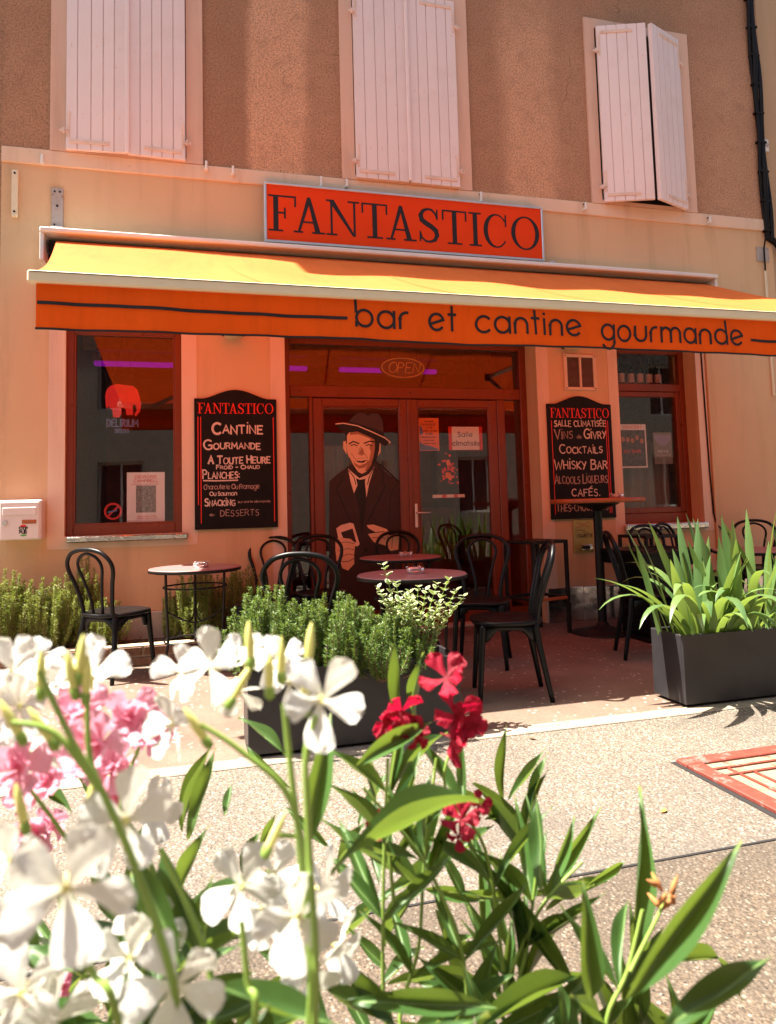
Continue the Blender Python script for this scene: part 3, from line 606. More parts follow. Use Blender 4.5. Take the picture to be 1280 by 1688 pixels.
def serif_word(mb, boxes, z0, h, y):     # FANTASTICO in a slab-seriffed roman, one box per letter
    k = [0]
    def q(pts): mb.flat_xz(pts, y-.00015*(k[0] % 9)); k[0] += 1
    for ch, (xa, xb) in zip('FANTASTICO', boxes):
        w = xb-xa; t = .135*h; s = .05*h
        X = lambda u: xa+u*w
        def r(x0,za,x1,zb): q([(x0,z0+za*h),(x1,z0+za*h),(x1,z0+zb*h),(x0,z0+zb*h)])
        e = s/h
        if ch == 'F':
            sx0 = X(.17); r(sx0,0,sx0+t,1); r(X(0),1-e,X(1),1); r(X(1)-s,.70,X(1),1); r(X(0),0,sx0+t+.17*w,e); r(sx0+t,.49,X(.62),.49+e); r(X(.62)-s,.36,X(.62),.66)
        elif ch == 'A':
            q([(X(.12),z0),(X(.12)+s*1.3,z0),(X(.5)+s*.4,z0+h*.86),(X(.44),z0+h)]); q([(X(.86)-t*1.1,z0),(X(.86),z0),(X(.54),z0+h),(X(.44),z0+h)])
            r(X(.26),.28,X(.70),.28+e); r(X(0),0,X(.30),e); r(X(.58),0,X(1),e)
        elif ch == 'N':
            r(X(.13),0,X(.13)+s*1.2,1); r(X(.83),0,X(.83)+s*1.2,1); q([(X(.06),z0+h),(X(.06)+t*1.2,z0+h),(X(.83)+s*1.2,z0),(X(.83)-t*.15,z0)])
            r(X(0),1-e,X(.22),1); r(X(0),0,X(.33),e); r(X(.66),1-e,X(1.02),1)
        elif ch == 'T':
            r(X(.5)-t/2,0,X(.5)+t/2,1); r(X(0),1-e,X(1),1); r(X(0),.70,X(0)+s,1); r(X(1)-s,.70,X(1),1); r(X(.2),0,X(.8),e)
        elif ch == 'I':
            r(X(.5)-t/2,0,X(.5)+t/2,1); r(X(0),1-e,X(1),1); r(X(0),0,X(1),e)
        elif ch == 'S':
            P = [(.88,.70),(.80,.86),(.64,.965),(.45,.975),(.26,.92),(.15,.79),(.20,.65),(.38,.56),(.62,.47),(.82,.36),(.87,.22),(.77,.08),(.55,.025),(.36,.035),(.19,.13),(.12,.30)]
            W = [s*.7,s*1.1,s*1.3,s*1.4,t*.7,t*.95,t*1.05,t*1.1,t*1.1,t*1.05,t*.95,t*.7,s*1.3,s*1.2,s*1.1,s*.7]
            mb.ribbon_xz([(X(a),z0+b*h) for a,b in P], W, y-.00015*(k[0]%9)); k[0]+=1
            r(X(.87)-s*.3,.68,X(.87)+s*.7,.98); r(X(.08),.02,X(.08)+s,.32)
        elif ch in 'CO':
            n = 36; a0, a1 = (0,360) if ch == 'O' else (38,322); P = []; W = []
            for i in range(n+1):
                a = R(a0+(a1-a0)*i/n); P.append((X(.5)+.45*w*math.cos(a), z0+h*.5+.485*h*math.sin(a)))
                W.append(s*.9+(t*1.0-s*.9)*(math.cos(a)**2 if ch == 'O' else max(0,-math.cos(a))**1.2))
            mb.ribbon_xz(P, W, y-.00015*(k[0]%9)); k[0]+=1
            if ch == 'C': r(X(.86),.64,X(.86)+s,1.0)
    return mb
SB = [(.656,.897),(.872,1.152),(1.163,1.461),(1.487,1.728),(1.713,2.0),(2.013,2.23),(2.254,2.497),(2.52,2.645),(2.677,2.921),(2.958,3.237)]
# ================================================================== SHOP SIGN
sg = thing('shop_sign', 'long red light box reading FANTASTICO in black serif letters above the awning', 'sign', (1.955,6.2,3.45))
def rel(mb, o): mb.v = [(x-o.location.x, y-o.location.y, z-o.location.z) for x, y, z in mb.v]; return mb
mb = MB(); mb.box(.62,3.29,6.075,6.199,3.45,3.47,.004); mb.box(.62,3.29,6.075,6.199,3.965,3.985,.004); mb.box(.62,.64,6.075,6.199,3.47,3.965,.004); mb.box(3.27,3.29,6.075,6.199,3.47,3.965,.004)
obj('sign_frame', rel(mb,sg), M['alu'], sg, fix=True)
obj('sign_face', rel(B(.64,3.27,6.085,6.19,3.47,3.965),sg), M['signred'], sg)
obj('lettering', rel(serif_word(MB(), SB, 3.55, .325, 6.0835),sg), M['ink'], sg)

# ================================================================== AWNING
aw = thing('awning', 'orange fabric awning over the terrace with scripted valance bar et cantine gourmande', 'awning', (2,6.2,3.3))
def ao(name, mb, mat, parent=None, **k): return obj(name, rel(mb, aw), mat, parent or aw, **k)
ao('hood', MB().box(-1.13,5.12,5.90,6.19,3.335,3.375,.008).box(-1.13,-1.10,5.92,6.18,3.12,3.335,.004).box(5.09,5.12,5.92,6.18,3.18,3.335,.004), M['aluwhite'], fix=True)
ao('roller_tube', MB().tube([(-1.08,6.04,3.26),(5.08,6.04,3.26)], .055, 14), M['iron'], smooth=True)
ao('support_rail', B(-1.10,5.10,6.10,6.16,3.16,3.24), M['iron'])
for x in (-.95,1.3,3.4,4.9): ao('wall_bracket', B(x-.05,x+.05,6.08,6.195,3.13,3.335,.004), M['iron'], fix=True)
def canopy():
    mb = MB(); nu, nv = 64, 20; v = []
    for j in range(nv+1):
        t = j/nv; y = 5.985+(3.985-5.985)*t; z = 3.295+(2.405-3.295)*t
        xl = -1.02+(-.775+1.02)*t; xr = 5.05+.10*t
        for i in range(nu+1):
            u = i/nu; x = xl+(xr-xl)*u
            sag = .055*math.sin(math.pi*t)*(.9+.25*math.sin(u*17)*math.sin(u*7+1)) + .008*math.sin(u*41+t*3)*math.sin(math.pi*t)
            v.append((x, y, z-sag))
    mb.add(v, [(j*(nu+1)+i, j*(nu+1)+i+1, (j+1)*(nu+1)+i+1, (j+1)*(nu+1)+i) for j in range(nv) for i in range(nu)]); return mb
can = ao('canopy', canopy(), M['canopy'], smooth=True)
def can_pt(u, t):
    xl = -1.02+(-.775+1.02)*t; xr = 5.05+.10*t
    sag = .055*math.sin(math.pi*t)*(.9+.25*math.sin(u*17)*math.sin(u*7+1)) + .008*math.sin(u*41+t*3)*math.sin(math.pi*t)
    return Vector((xl+(xr-xl)*u, 5.985-2.0*t, 3.295-.89*t-sag))
for u in (.2,.4,.6,.8):
    mb = MB(); v = []
    for j in range(25):
        for du in (-.0018,.0018): v.append(can_pt(u+du, j/24)+Vector((0,0,.0025)))
    mb.add(v, [(2*j,2*j+1,2*j+3,2*j+2) for j in range(24)]); ao('seam', mb, M['canopy'], can)
ao('front_bar', MB().box(-.812,5.22,3.945,4.005,2.335,2.398,.008), M['cream'], fix=True)
ao('bar_groove', B(-.80,5.2,3.942,3.946,2.388,2.392), M['iron'])
def valance_y(x): return 3.970+.009*math.sin(x*5.1)+.006*math.sin(x*11.7+1)+.004*math.sin(x*23+2)
def on_valance(mb):
    out = []
    for x, y, z in mb.v:
        t = min(1, max(0, (z-2.22)/.118)); s = valance_y(x)*(1-t)+3.972*t
        out.append((x, s-.004+(y-ty), z))
    mb.v = out; return mb
vm = MB(); n = 200; v = []
for i in range(n+1):
    x = -.772+(5.16+.772)*i/n; yy = valance_y(x)
    v += [(x, yy-.001, 2.098+.004*math.sin(x*3)),(x, yy, 2.22),(x, 3.972, 2.338)]
vm.add(v, [(3*i+a,3*i+3+a,3*i+4+a,3*i+1+a) for i in range(n) for a in (0,1)])
val = ao('valance', vm, M['valance'], smooth=True)
hm = MB(); v = []
for i in range(n+1):
    x = -.774+(5.16+.774)*i/n; yy = valance_y(x)-.0045
    v += [(x, yy, 2.093+.004*math.sin(x*3)),(x, yy, 2.105+.004*math.sin(x*3))]
hm.add(v, [(2*i,2*i+2,2*i+3,2*i+1) for i in range(n)])
ao('hem', hm, M['ink'], val)
for x in (.43,1.59,2.78,3.96): ao('seam', B(x-.004,x+.004,valance_y(x)-.0022,valance_y(x)-.0012,2.105,2.225), M['valance'], val)
ty = 3.9615
for w_, x0, x1 in (('bar',.92,1.235),('et',1.37,1.535),('cantine',1.672,2.372),('gourmande',2.525,3.595)):
    ao('lettering', on_valance(text_xz(MB(), w_, x0, x1, 2.175 if x0 < 2.4 else 2.158, .098, .0165, ty, gap=.36)), M['ink'], val)
for x0, x1, za, zb in ((-.76,.862,2.233,2.219),(3.67,5.1,2.195,2.19)):
    k = 120
    ao('printed_stripe', on_valance(MB().ribbon_xz([(x0+(x1-x0)*i/k, za+(zb-za)*i/k) for i in range(k+1)], .0185, ty)), M['ink'], val)
for x, s_ in ((-.55,1),(4.6,-1)):
    a = MB().tube([(x,6.02,3.10),(x+s_*1.15,5.0,2.66)], .028, 8); ao('folding_arm', a, M['alu'], smooth=True)
    a = MB().tube([(x+s_*1.15,5.0,2.66),(x+s_*.1,4.02,2.355)], .024, 8); ao('folding_arm', a, M['alu'], smooth=True)
    ao('arm_elbow', MB().tube([(x+s_*1.15,5.0,2.62),(x+s_*1.15,5.0,2.70)], .035, 10), M['iron'], smooth=True)
# ================================================================== MENU BOARDS
def board(x0, x1, zb, zt, label):
    cx = (x0+x1)/2; t = thing('menu_board', label, 'menu board', (cx,6.2,zb))
    pts = [(x0,zb),(x1,zb),(x1,zt)]; w = x1-x0
    for i in range(1,24):
        u = 1-i/24; e = .10
        a = 0 if u < e or u > 1-e else .5-.5*math.cos((u-e)/(1-2*e)*2*math.pi)
        pts.append((x0+w*u, zt+.078*a**.75))
    pts.append((x0,zt))
    obj('panel', rel(MB().prism_xz(pts,6.176,6.196),t), M['boardblack'], t)
    mb = MB()
    for x in (x0+.025,x1-.025):
        for z in (zb+.03,zt-.03): mb.tube([(x,6.172,z),(x,6.178,z)],.007,8)
    obj('screws', rel(mb,t), M['iron'], t)['kind'] = 'stuff'
    return t
FY = 6.1745
def heading(t, x0, x1, z0, z1):
    k = (x1-x0)/(SB[-1][1]-SB[0][0]); bx = [(x0+(a-SB[0][0])*k, x0+(b-SB[0][0])*k) for a,b in SB]
    obj('heading', rel(serif_word(MB(),bx,z0,z1-z0,FY),t), M['boardred'], t)
def lines(t, ls):
    mb = MB()
    for x, za, zb in ls: mb.flat_xz([(x-.0035,za),(x+.0035,za),(x+.0035,zb),(x-.0035,zb)], FY)
    obj('border_line', rel(mb,t), M['boardred'], t)
def chalk(t, rows):
    for k, (s, x0, x1, z0, h, w, caps, m_) in enumerate(rows):
        obj('chalk_line', rel(text_xz(MB(),s,x0,x1,z0,h,w,FY,seed=k+3,jit=.07,caps=caps),t), M[m_], t)
b1 = board(.022,.708,.985,2.085,'black menu board with red border lines offering cantine gourmande and planches')
heading(b1,.05,.68,1.958,2.048); lines(b1,((.052,1.19,1.93),(.074,1.035,1.93),(.680,1.035,1.93)))
chalk(b1,[('CANTiNE',.17,.587,1.787,.068,.014,1.35,'chalk'),('GOURMANDE',.10,.566,1.655,.050,.0105,1.6,'chalk'),('A TOUTE HEURE',.135,.648,1.533,.052,.0105,1.2,'chalk'),('FROiD & CHAUD'.replace('&','-'),.20,.559,1.487,.027,.0065,1.2,'chalk'),
 ('PLANCHES:',.09,.39,1.410,.052,.0095,1.4,'chalk'),('Charcuterie ou Fromage',.097,.553,1.318,.028,.0055,1.4,'chalk2'),('ou Saumon',.144,.365,1.265,.024,.006,1.3,'chalk'),('SNACKiNG',.104,.35,1.180,.046,.0095,1.3,'chalk'),('sur carte demande',.375,.646,1.2,.012,.0035,1,'chalk2'),('au',.143,.179,1.097,.014,.004,1,'chalk2'),('DESSERTS',.23,.547,1.092,.050,.006,1,'chalk2')])
obj('chalk_underline', rel(MB().ribbon_xz([(.094,1.392),(.2,1.389),(.374,1.391)],.011,FY),b1), M['chalk'], b1)
b2 = board(3.295,3.99,.97,2.08,'black menu board by the bar table listing salle climatisee, vins and cocktails')
heading(b2,3.325,3.962,1.945,2.04); lines(b2,((3.335,1.015,1.92),(3.925,1.015,1.92),(3.945,1.015,1.92)))
chalk(b2,[('SALLE CLiMATiSÉE',3.365,3.922,1.862,.056,.0085,1,'chalk'),('ViNS',3.365,3.555,1.742,.07,.010,1.3,'chalk2'),('de',3.60,3.65,1.745,.022,.005,1,'chalk2'),('GiVRY',3.68,3.92,1.742,.068,.0115,1.35,'chalk'),('COCKTAiLS',3.41,3.872,1.602,.06,.0095,1.4,'chalk'),
 ('WHiSKY BAR',3.345,3.915,1.448,.074,.0105,1.25,'chalk'),('ALCOOLS LiQUEURS',3.345,3.915,1.310,.068,.0095,1.25,'chalk2'),('CAFÉS.',3.52,3.822,1.188,.066,.0105,1,'chalk'),('THÉS-CHOCOLATS',3.345,3.905,1.045,.062,.0085,1.35,'chalk2')])
# ================================================================== THINGS IN AND ON THE GLASS
def sheet(name, label, cat, x0, x1, z0, z1, y, mat, group=None):
    t = thing(name, label, cat, ((x0+x1)/2, y, z0), 0, group)
    obj('sheet', rel(B(x0,x1,y,y+.0015,z0,z1),t), mat, t); return t
def lay(t, name, mb, mat): return obj(name, rel(mb,t), mat, t)
# left window poster
t = sheet('poster','white exhibition poster with dark square picture inside the left window','poster',-.52,-.22,1.055,1.475,6.300,M['paper'])
mb = MB(); text_xz(mb,'DEiRDRE'.upper(),-.455,-.285,1.425,.022,.0035,6.2990); text_xz(mb,'CAMPBELL',-.465,-.275,1.393,.022,.0035,6.2990); text_xz(mb,'EXPOSiTiON DE PEiNTURES'.upper(),-.48,-.265,1.372,.007,.0015,6.2990)
text_xz(mb,'VERNiSSAGE SAMEDi'.upper(),-.44,-.29,1.105,.008,.0018,6.2990); text_xz(mb,'ENTREE LiBRE AU BAR'.upper(),-.44,-.28,1.088,.007,.0016,6.2990)
lay(t,'lettering',mb,M['redpaper']); lay(t,'picture',MB().flat_xz([(-.448,1.14),(-.29,1.14),(-.29,1.365),(-.448,1.365)],6.2990),M['greyprint'])
# no-smoking sticker
t = thing('no_smoking_sticker','round red no-smoking sticker at the bottom of the left window','sticker',(-.627,6.299,1.09))
mb = MB().ribbon_xz(arc(-.627,1.156,.062,0,360,32),.016,6.2988); mb.ribbon_xz([(-.67,1.112),(-.584,1.2)],.014,6.2984); lay(t,'ring',mb,M['redpaper'])
mb = MB().ribbon_xz([(-.665,1.15),(-.60,1.162)],.011,6.2980).ribbon_xz([(-.6,1.175),(-.585,1.185),(-.59,1.2)],.004,6.2980); lay(t,'cigarette',mb,M['bluepaper'])
# hanging elephant sign
def ec(cx,cy): return (-.556+(cx-522)*.00115, 2.086-(cy-560)*.00115)
t = thing('elephant_sign','red elephant silhouette hanging on strings behind the left window pane','sign',(-.556,6.36,1.94))
EP = [(400,525),(408,485),(438,450),(488,438),(540,446),(590,450),(624,480),(640,540),(648,590),(640,640),(612,675),(600,664),(618,630),(608,592),(590,588),(592,665),(546,668),(540,622),(510,612),(512,655),(496,685),(455,685),(448,630),(420,605),(412,625),(404,600)]
lay(t,'silhouette',MB().prism_xz([ec(*p) for p in EP],6.355,6.365),M['elered'])
mb = MB(); mb.ribbon_xz([ec(*p) for p in ((505,470),(490,510),(510,560),(535,570),(550,520))],.003,6.3535); mb.ribbon_xz([ec(*p) for p in ((470,600),(520,605),(560,590))],.003,6.3535); mb.ellipse_xz(*ec(585,535),.004,.004,6.3535)
lay(t,'outline',mb,M['redpaper'])
mb = MB()
for a,b in (((530,30),(448,450)),((535,30),(600,452))):
    (xa,za),(xb,zb) = ec(*a),ec(*b); mb.tube([(xa,6.36,za),(xb,6.36,zb)],.0013,5)
lay(t,'string',mb,M['cable'])
mb = MB(); a,b = ec(412,752),ec(626,700); text_xz(mb,'DELIRIUM',a[0],b[0],a[1],b[1]-a[1],.009,6.355); a,b = ec(470,798),ec(565,772); text_xz(mb,'BEERS',a[0],b[0],a[1],b[1]-a[1],.006,6.355)
lay(t,'lettering',mb,M['bluepaper'])
# OPEN neon
t = thing('open_sign','unlit oval neon OPEN sign hanging inside above the door','sign',(1.99,6.60,2.36))
mb = MB(); mb.tube([(x,6.6,z) for x,z in arc(1.99,2.48,.215,0,360,36,.095)],.006,6); lay(t,'oval_tube',mb,M['neon'])
mb = MB()
for ch,x0 in (('O',1.84),('P',1.93),('E',2.01),('N',2.085)):
    gw,stk = UP[ch]
    for pl in stk: mb.tube([(x0+px*.105+pz*.018,6.595,2.43+pz*.10) for px,pz in pl],.0055,6)
lay(t,'letter_tube',mb,M['neon']); lay(t,'backing',MB().ellipse_xz(1.99,2.48,.235,.112,6.62,28),M['dark'])
lay(t,'cord',MB().tube([(1.86,6.6,2.56),(1.86,6.6,2.68)],.002,5).tube([(2.13,6.6,2.55),(2.13,6.6,2.68)],.002,5),M['cable'])
# papers on the door
t = sheet('flyer','orange event flyer taped to the right door leaf','flyer',2.083,2.288,1.655,1.97,6.4575,M['orangepaper'])
mb = MB()
for k,(s,a,b,h) in enumerate((('SOIREE',.06,.15,.014),('MUSIQUE',.03,.17,.02),('LIVE',.07,.14,.018),('CONCERT AU BAR',.02,.185,.014),('SAMEDI',.07,.14,.02),('DEGUSTATION',.03,.17,.012),('CANTINE',.05,.15,.010),('OUVERT A TOUS',.04,.17,.010))):
    text_xz(mb,s,2.083+a,2.083+b,1.93-k*.030,h*.8,.003,6.4570)
lay(t,'lettering',mb,M['ink']); lay(t,'printed_shape',MB().flat_xz([(2.09,1.66),(2.28,1.66),(2.27,1.675),(2.2,1.70),(2.13,1.715),(2.09,1.74)],6.4568).flat_xz([(2.095,1.80),(2.13,1.82),(2.12,1.88),(2.095,1.9)],6.4568),M['bluepaper'])
t = sheet('notice','pink and red Salle climatisee notice taped to the right door leaf','notice',2.385,2.735,1.66,1.888,6.4575,M['redpaper'])
lay(t,'paper',MB().flat_xz([(2.42,1.662),(2.70,1.662),(2.70,1.886),(2.42,1.886)],6.4570),M['paper'])
mb = MB(); text_xz(mb,'Salle',2.48,2.63,1.79,.030,.006,6.4565,caps=1.5,gap=.4); text_xz(mb,'climatisée',2.425,2.71,1.705,.030,.006,6.4560,caps=1.0,gap=.35); lay(t,'lettering',mb,M['purpleink'])
t = sheet('poster','dark poster with scattered red blossoms on the right door leaf','poster',2.26,2.47,1.24,1.70,6.4585,M['ink'])
rd = random.Random(4); mb = MB()
for k in range(60):
    x, z = rd.gauss(2.365,.05), rd.gauss(1.46,.075)
    if 2.265 < x < 2.465 and 1.25 < z < 1.69: mb.ellipse_xz(x,z,rd.uniform(.006,.016),rd.uniform(.005,.014),6.4580-.00003*k,7)
lay(t,'blossom_print',mb,M['elered'])
mb = MB()
for x,z in ((2.372,1.54),(2.36,1.42),(2.385,1.40)): mb.ellipse_xz(x,z,.022,.03,6.4560-.0002*z,12)
lay(t,'figure_print',mb,M['orangepaper'])
t = sheet('strip_label','thin white and red strip label below the poster on the right door leaf','label',2.205,2.53,1.205,1.235,6.4575,M['paper'])
lay(t,'bar_print',MB().flat_xz([(2.3,1.206),(2.345,1.206),(2.345,1.234),(2.3,1.234)],6.4570).flat_xz([(2.42,1.206),(2.46,1.206),(2.46,1.234),(2.42,1.234)],6.4570),M['redpaper'])
# right window posters
t = sheet('poster','white bordered concert poster with dark photo inside the right window','poster',4.22,4.545,1.465,1.915,6.4180,M['paper'])
lay(t,'picture',MB().flat_xz([(4.235,1.48),(4.53,1.48),(4.53,1.855),(4.235,1.855)],6.4175),M['darkprint'])
mb = MB(); text_xz(mb,'CONCERT',4.27,4.5,1.872,.025,.004,6.4172); text_xz(mb,'AU BAR',4.27,4.47,1.62,.03,.006,6.4170); lay(t,'lettering',mb,M['redpaper'])
mb = MB(); rd = random.Random(9)
for k in range(5): mb.ellipse_xz(4.27+k*.055,1.76+rd.uniform(-.02,.02),.022,.028,6.4168-.0001*k,10)
lay(t,'faces_print',mb,M['wood'])
t = sheet('poster','faded blue and yellow round motif poster at the right of the right window','poster',4.63,4.85,1.50,1.83,6.4180,M['curtain'])
mb = MB(); mb.flat_xz([(4.74+.1*math.cos(R(a)),1.80+.11*math.sin(R(a))) for a in range(180,361,12)],6.4175); lay(t,'motif',mb,simple('lilac_print',(.30,.27,.42),.7))
lay(t,'lettering',text_xz(text_xz(MB(),'FETE',4.68,4.8,1.62,.022,.004,6.4174),'MUSIQUE',4.66,4.83,1.585,.016,.003,6.4174),M['paper'])
# wine bottles on the shelf
M['bottle'] = simple('dark_green_bottle_glass',(.012,.02,.012),.1,spec=.6)
M['foil'] = simple('dark_blue_foil',(.03,.025,.07),.35)
bt = None
for i,(x,nm) in enumerate(((4.50,'wine bottle at the left end of the shelf in the right window'),(4.62,'second wine bottle from the left on the shelf in the right window'),(4.735,'third wine bottle from the left, in the middle of the window shelf'),(4.85,'fourth wine bottle from the left on the shelf in the right window'),(4.96,'wine bottle at the right end of the shelf in the right window'))):
    if bt is None:
        bt = thing('wine_bottle',nm,'bottle',(x,6.74,2.38),0,'bottles on the window shelf')
        obj('glass_body',MB().lathe([(0,0),(.036,0),(.038,.01),(.038,.17),(.03,.20),(.015,.235),(.0145,.28)],n=16),M['bottle'],bt,True)
        obj('foil_cap',MB().lathe([(.0155,.235),(.0155,.30),(.013,.304),(0,.304)],n=14),M['foil'],bt,True)
        obj('label_band',MB().lathe([(.0386,.03),(.0386,.125)],n=16),M['paper'],bt,True)
    else: copy_thing(bt,(x,6.74,2.38),0,nm)
# mural of a man in a hat on the left leaf (generic figure)
def mc(cx,cy):
    u,v = cx/900,cy/1688; xl,xr = 1.148-.033*v,2.082-.054*v; zl,zr = 2.122-1.649*v,2.134-1.71*v
    return (xl+(xr-xl)*u, zl+(zr-zl)*u)
mu = thing('door_mural','painted man in a hat and long coat holding a glass, covering the left door leaf','mural',(1.53,6.445,.2))
mk = {'coat':simple('mural_coat',(.034,.009,.008),.6,var=.08),'dark':simple('mural_black',(.005,.002,.002),.6),'skin':simple('mural_skin',(.84,.50,.32),.6,var=.05),'pale':simple('mural_pale',(.86,.60,.46),.6),'hat':simple('mural_hat',(.055,.024,.024),.6)}
lev = [0]
def mp_(name, mat, polys=(), ribs=()):
    mb = MB()
    for pl in polys:
        lev[0] += 1; pts = [mc(*q) for q in pl]; mb.flat_xz(pts, 6.4485-.00012*lev[0])
    for pl,w in ribs:
        lev[0] += 1; mb.ribbon_xz([mc(*q) for q in pl], w, 6.4485-.00012*lev[0])
    return lay(mu, name, mb, mk[mat])
mp_('coat','coat',[[(75,2000),(75,760),(150,690),(240,625),(290,600),(500,560),(560,640),(640,705),(745,785),(765,1200),(762,2000)]])
mp_('collar_shadow','dark',[],[([(245,620),(205,700),(140,835),(270,1130)],.014),([(500,560),(575,700),(560,760),(592,805),(430,1130)],.016),([(690,790),(640,900),(620,1150)],.009),([(270,1130),(370,1350)],.006),([(150,700),(215,735),(190,765)],.008),([(540,600),(640,690),(745,790)],.016)])
mp_('shirt','pale',[[(245,640),(268,760),(300,870),(330,800),(345,745),(400,755),(415,910),(440,780),(490,620),(440,690),(350,730),(290,680)]],[])
mp_('shirt_folds','dark',[],[([(250,655),(300,720),(318,790)],.008),([(480,640),(440,720),(425,790)],.008),([(290,640),(345,715),(420,700)],.006)])
mp_('tie','dark',[[(318,730),(355,745),(405,735),(395,800),(412,960),(372,1260),(345,1000),(308,860),(335,800)]])
mp_('ear','skin',[[(232,380),(200,385),(200,450),(232,510)]]); mp_('ear','skin',[[(515,400),(546,380),(546,485),(515,525)]])
mp_('hair','dark',[[(222,280),(262,280),(240,420),(226,400)],[(470,330),(540,380),(532,470),(505,570),(470,600)]])
mp_('face','skin',[[(235,330),(262,290),(340,285),(430,320),(492,370),(494,450),(480,530),(455,615),(420,668),(372,690),(330,668),(288,600),(252,535),(235,470)]])
mk['shade'] = simple('mural_shaded_skin',(.40,.16,.085),.6)
mp_('face_shade','shade',[[(430,320),(492,370),(494,450),(480,530),(455,615),(420,668),(400,660),(440,560),(455,480),(440,440),(462,400)],[(262,292),(340,288),(430,322),(480,372),(430,352),(340,318),(262,325)],[(372,440),(345,498),(372,512),(394,500),(388,470)],[(290,560),(310,590),(350,612),(410,590),(430,560),(438,580),(400,632),(345,640),(305,610)]])
mp_('face_lines','dark',[[(312,565),(365,570),(428,556),(385,586),(342,584)]],[([(255,410),(292,386),(345,406)],.012),([(394,404),(440,384),(488,388)],.012),([(270,426),(300,414),(330,426)],.009),([(410,424),(440,414),(466,426)],.009),([(362,432),(338,500),(366,516),(396,504)],.0035),([(398,500),(430,545)],.003),([(275,500),(318,560)],.003),([(330,548),(365,542),(415,540)],.0025),([(255,535),(290,605),(335,672),(372,692),(420,668),(458,612)],.005)])
mp_('hat_crown','hat',[[(228,262),(240,210),(290,150),(348,112),(396,118),(432,142),(470,120),(520,125),(558,170),(568,230),(578,345),(400,290)]])
mp_('hat_band','dark',[[(232,262),(252,196),(400,236),(574,296),(580,350),(400,300)]],[([(250,200),(292,150),(348,112),(396,118),(432,142),(470,120),(520,125),(558,170),(572,240)],.008)])
mp_('hat_brim','dark',[[(128,222),(200,212),(330,238),(470,296),(580,345),(640,388),(630,408),(590,428),(540,402),(450,345),(330,292),(240,302),(180,282)]])
mp_('brim_edge','pale',[],[([(132,222),(200,214),(330,238),(470,298),(585,352),(636,392),(625,402)],.0095)])
mp_('glass','pale',[[(138,1195),(180,1165),(262,1142),(295,1152),(352,1340),(330,1362),(160,1310)]])
mp_('drink','coat',[[(180,1232),(286,1196),(322,1325),(205,1295)]])
mp_('hand','skin',[[(130,1292),(180,1280),(270,1292),(312,1330),(300,1440),(302,1520),(245,1582),(192,1560),(172,1492),(140,1492),(130,1400)],[(415,1165),(480,1160),(600,1200),(627,1230),(622,1262),(700,1240),(722,1250),(712,1390),(640,1402),(590,1352),(482,1322),(430,1250),(442,1240),(500,1232),(432,1192)]])
mp_('finger_lines','dark',[],[([(150,1330),(230,1320),(305,1335)],.004),([(160,1400),(240,1380),(300,1390)],.004),([(180,1455),(250,1430),(298,1440)],.004),([(185,1500),(245,1500),(300,1470)],.005),([(440,1240),(520,1230),(580,1225)],.007),([(470,1280),(540,1275),(590,1290)],.004),([(615,1260),(605,1340)],.004),([(660,1260),(650,1380)],.004),([(360,1340),(380,1340)],.006)])
mp_('button','dark',[[(390+15+15*math.cos(R(a)),1395+20*math.sin(R(a))) for a in range(0,360,30)]])

# ================================================================== SMALL THINGS ON THE FACADE
t = thing('mailbox','white metal mailbox with brown name plate on the wall at the far left','mailbox',(-1.27,6.2,.955))
lay(t,'body',B(-1.42,-1.12,6.05,6.199,.955,1.26,.008),M['mailwhite']); lay(t,'door',B(-1.408,-1.135,6.043,6.051,.962,1.245,.004),M['mailwhite'])
lay(t,'letter_flap',B(-1.39,-1.155,6.036,6.044,1.145,1.205,.004),M['mailwhite']); lay(t,'lock',MB().tube([(-1.372,6.03,1.09),(-1.372,6.045,1.09)],.017,14),M['alu'])
lay(t,'name_plate',B(-1.255,-1.155,6.036,6.044,1.078,1.108,.003),M['wood'])
mb = text_xz(MB(),'STOP',-1.275,-1.215,1.030,.024,.006,6.0415); text_xz(mb,'PUB',-1.270,-1.222,1.003,.022,.006,6.0415); lay(t,'sticker_lettering',mb,M['ink'])
lay(t,'sticker_dot',MB().ellipse_xz(-1.245,1.062,.022,.009,6.0418,12),M['elered']); lay(t,'sticker_leaf',MB().ellipse_xz(-1.243,.990,.022,.007,6.0416,12),simple('green_print',(.1,.4,.08),.6))
t = thing('vent_grille','square two-panel ventilation grille above the right menu board','vent',(3.68,6.2,2.22))
mb = MB(); mb.box(3.50,3.535,6.178,6.199,2.22,2.575,.003); mb.box(3.82,3.855,6.178,6.199,2.22,2.575,.003); mb.box(3.535,3.82,6.178,6.199,2.22,2.25,.003); mb.box(3.535,3.82,6.178,6.199,2.545,2.575,.003); mb.box(3.668,3.69,6.179,6.199,2.25,2.545,.003)
lay(t,'frame',mb,M['surround']); lay(t,'backing',B(3.535,3.82,6.195,6.199,2.25,2.545),M['dark'])
mb = MB()
for k in range(26):
    z = 2.256+k*.0112
    for a,b in ((3.536,3.667),(3.691,3.819)): mb.add([(a,6.182,z),(b,6.182,z),(b,6.193,z+.007),(a,6.193,z+.007)],[(0,1,2,3)])
o = lay(t,'slats',mb,M['bluegrey']); o['kind'] = 'stuff'
mb = MB()
for x in (3.518,3.838):
    for z in (2.237,2.558): mb.tube([(x,6.174,z),(x,6.179,z)],.006,8)
lay(t,'screws',mb,M['iron'])['kind'] = 'stuff'
t = thing('cigarette_bin','brass wall plate marked CIGARETTE with a small chrome ashtray below the right menu board','ashtray',(3.63,6.2,.65))
lay(t,'plate',B(3.525,3.735,6.186,6.199,.65,.958,.003),M['brass'])
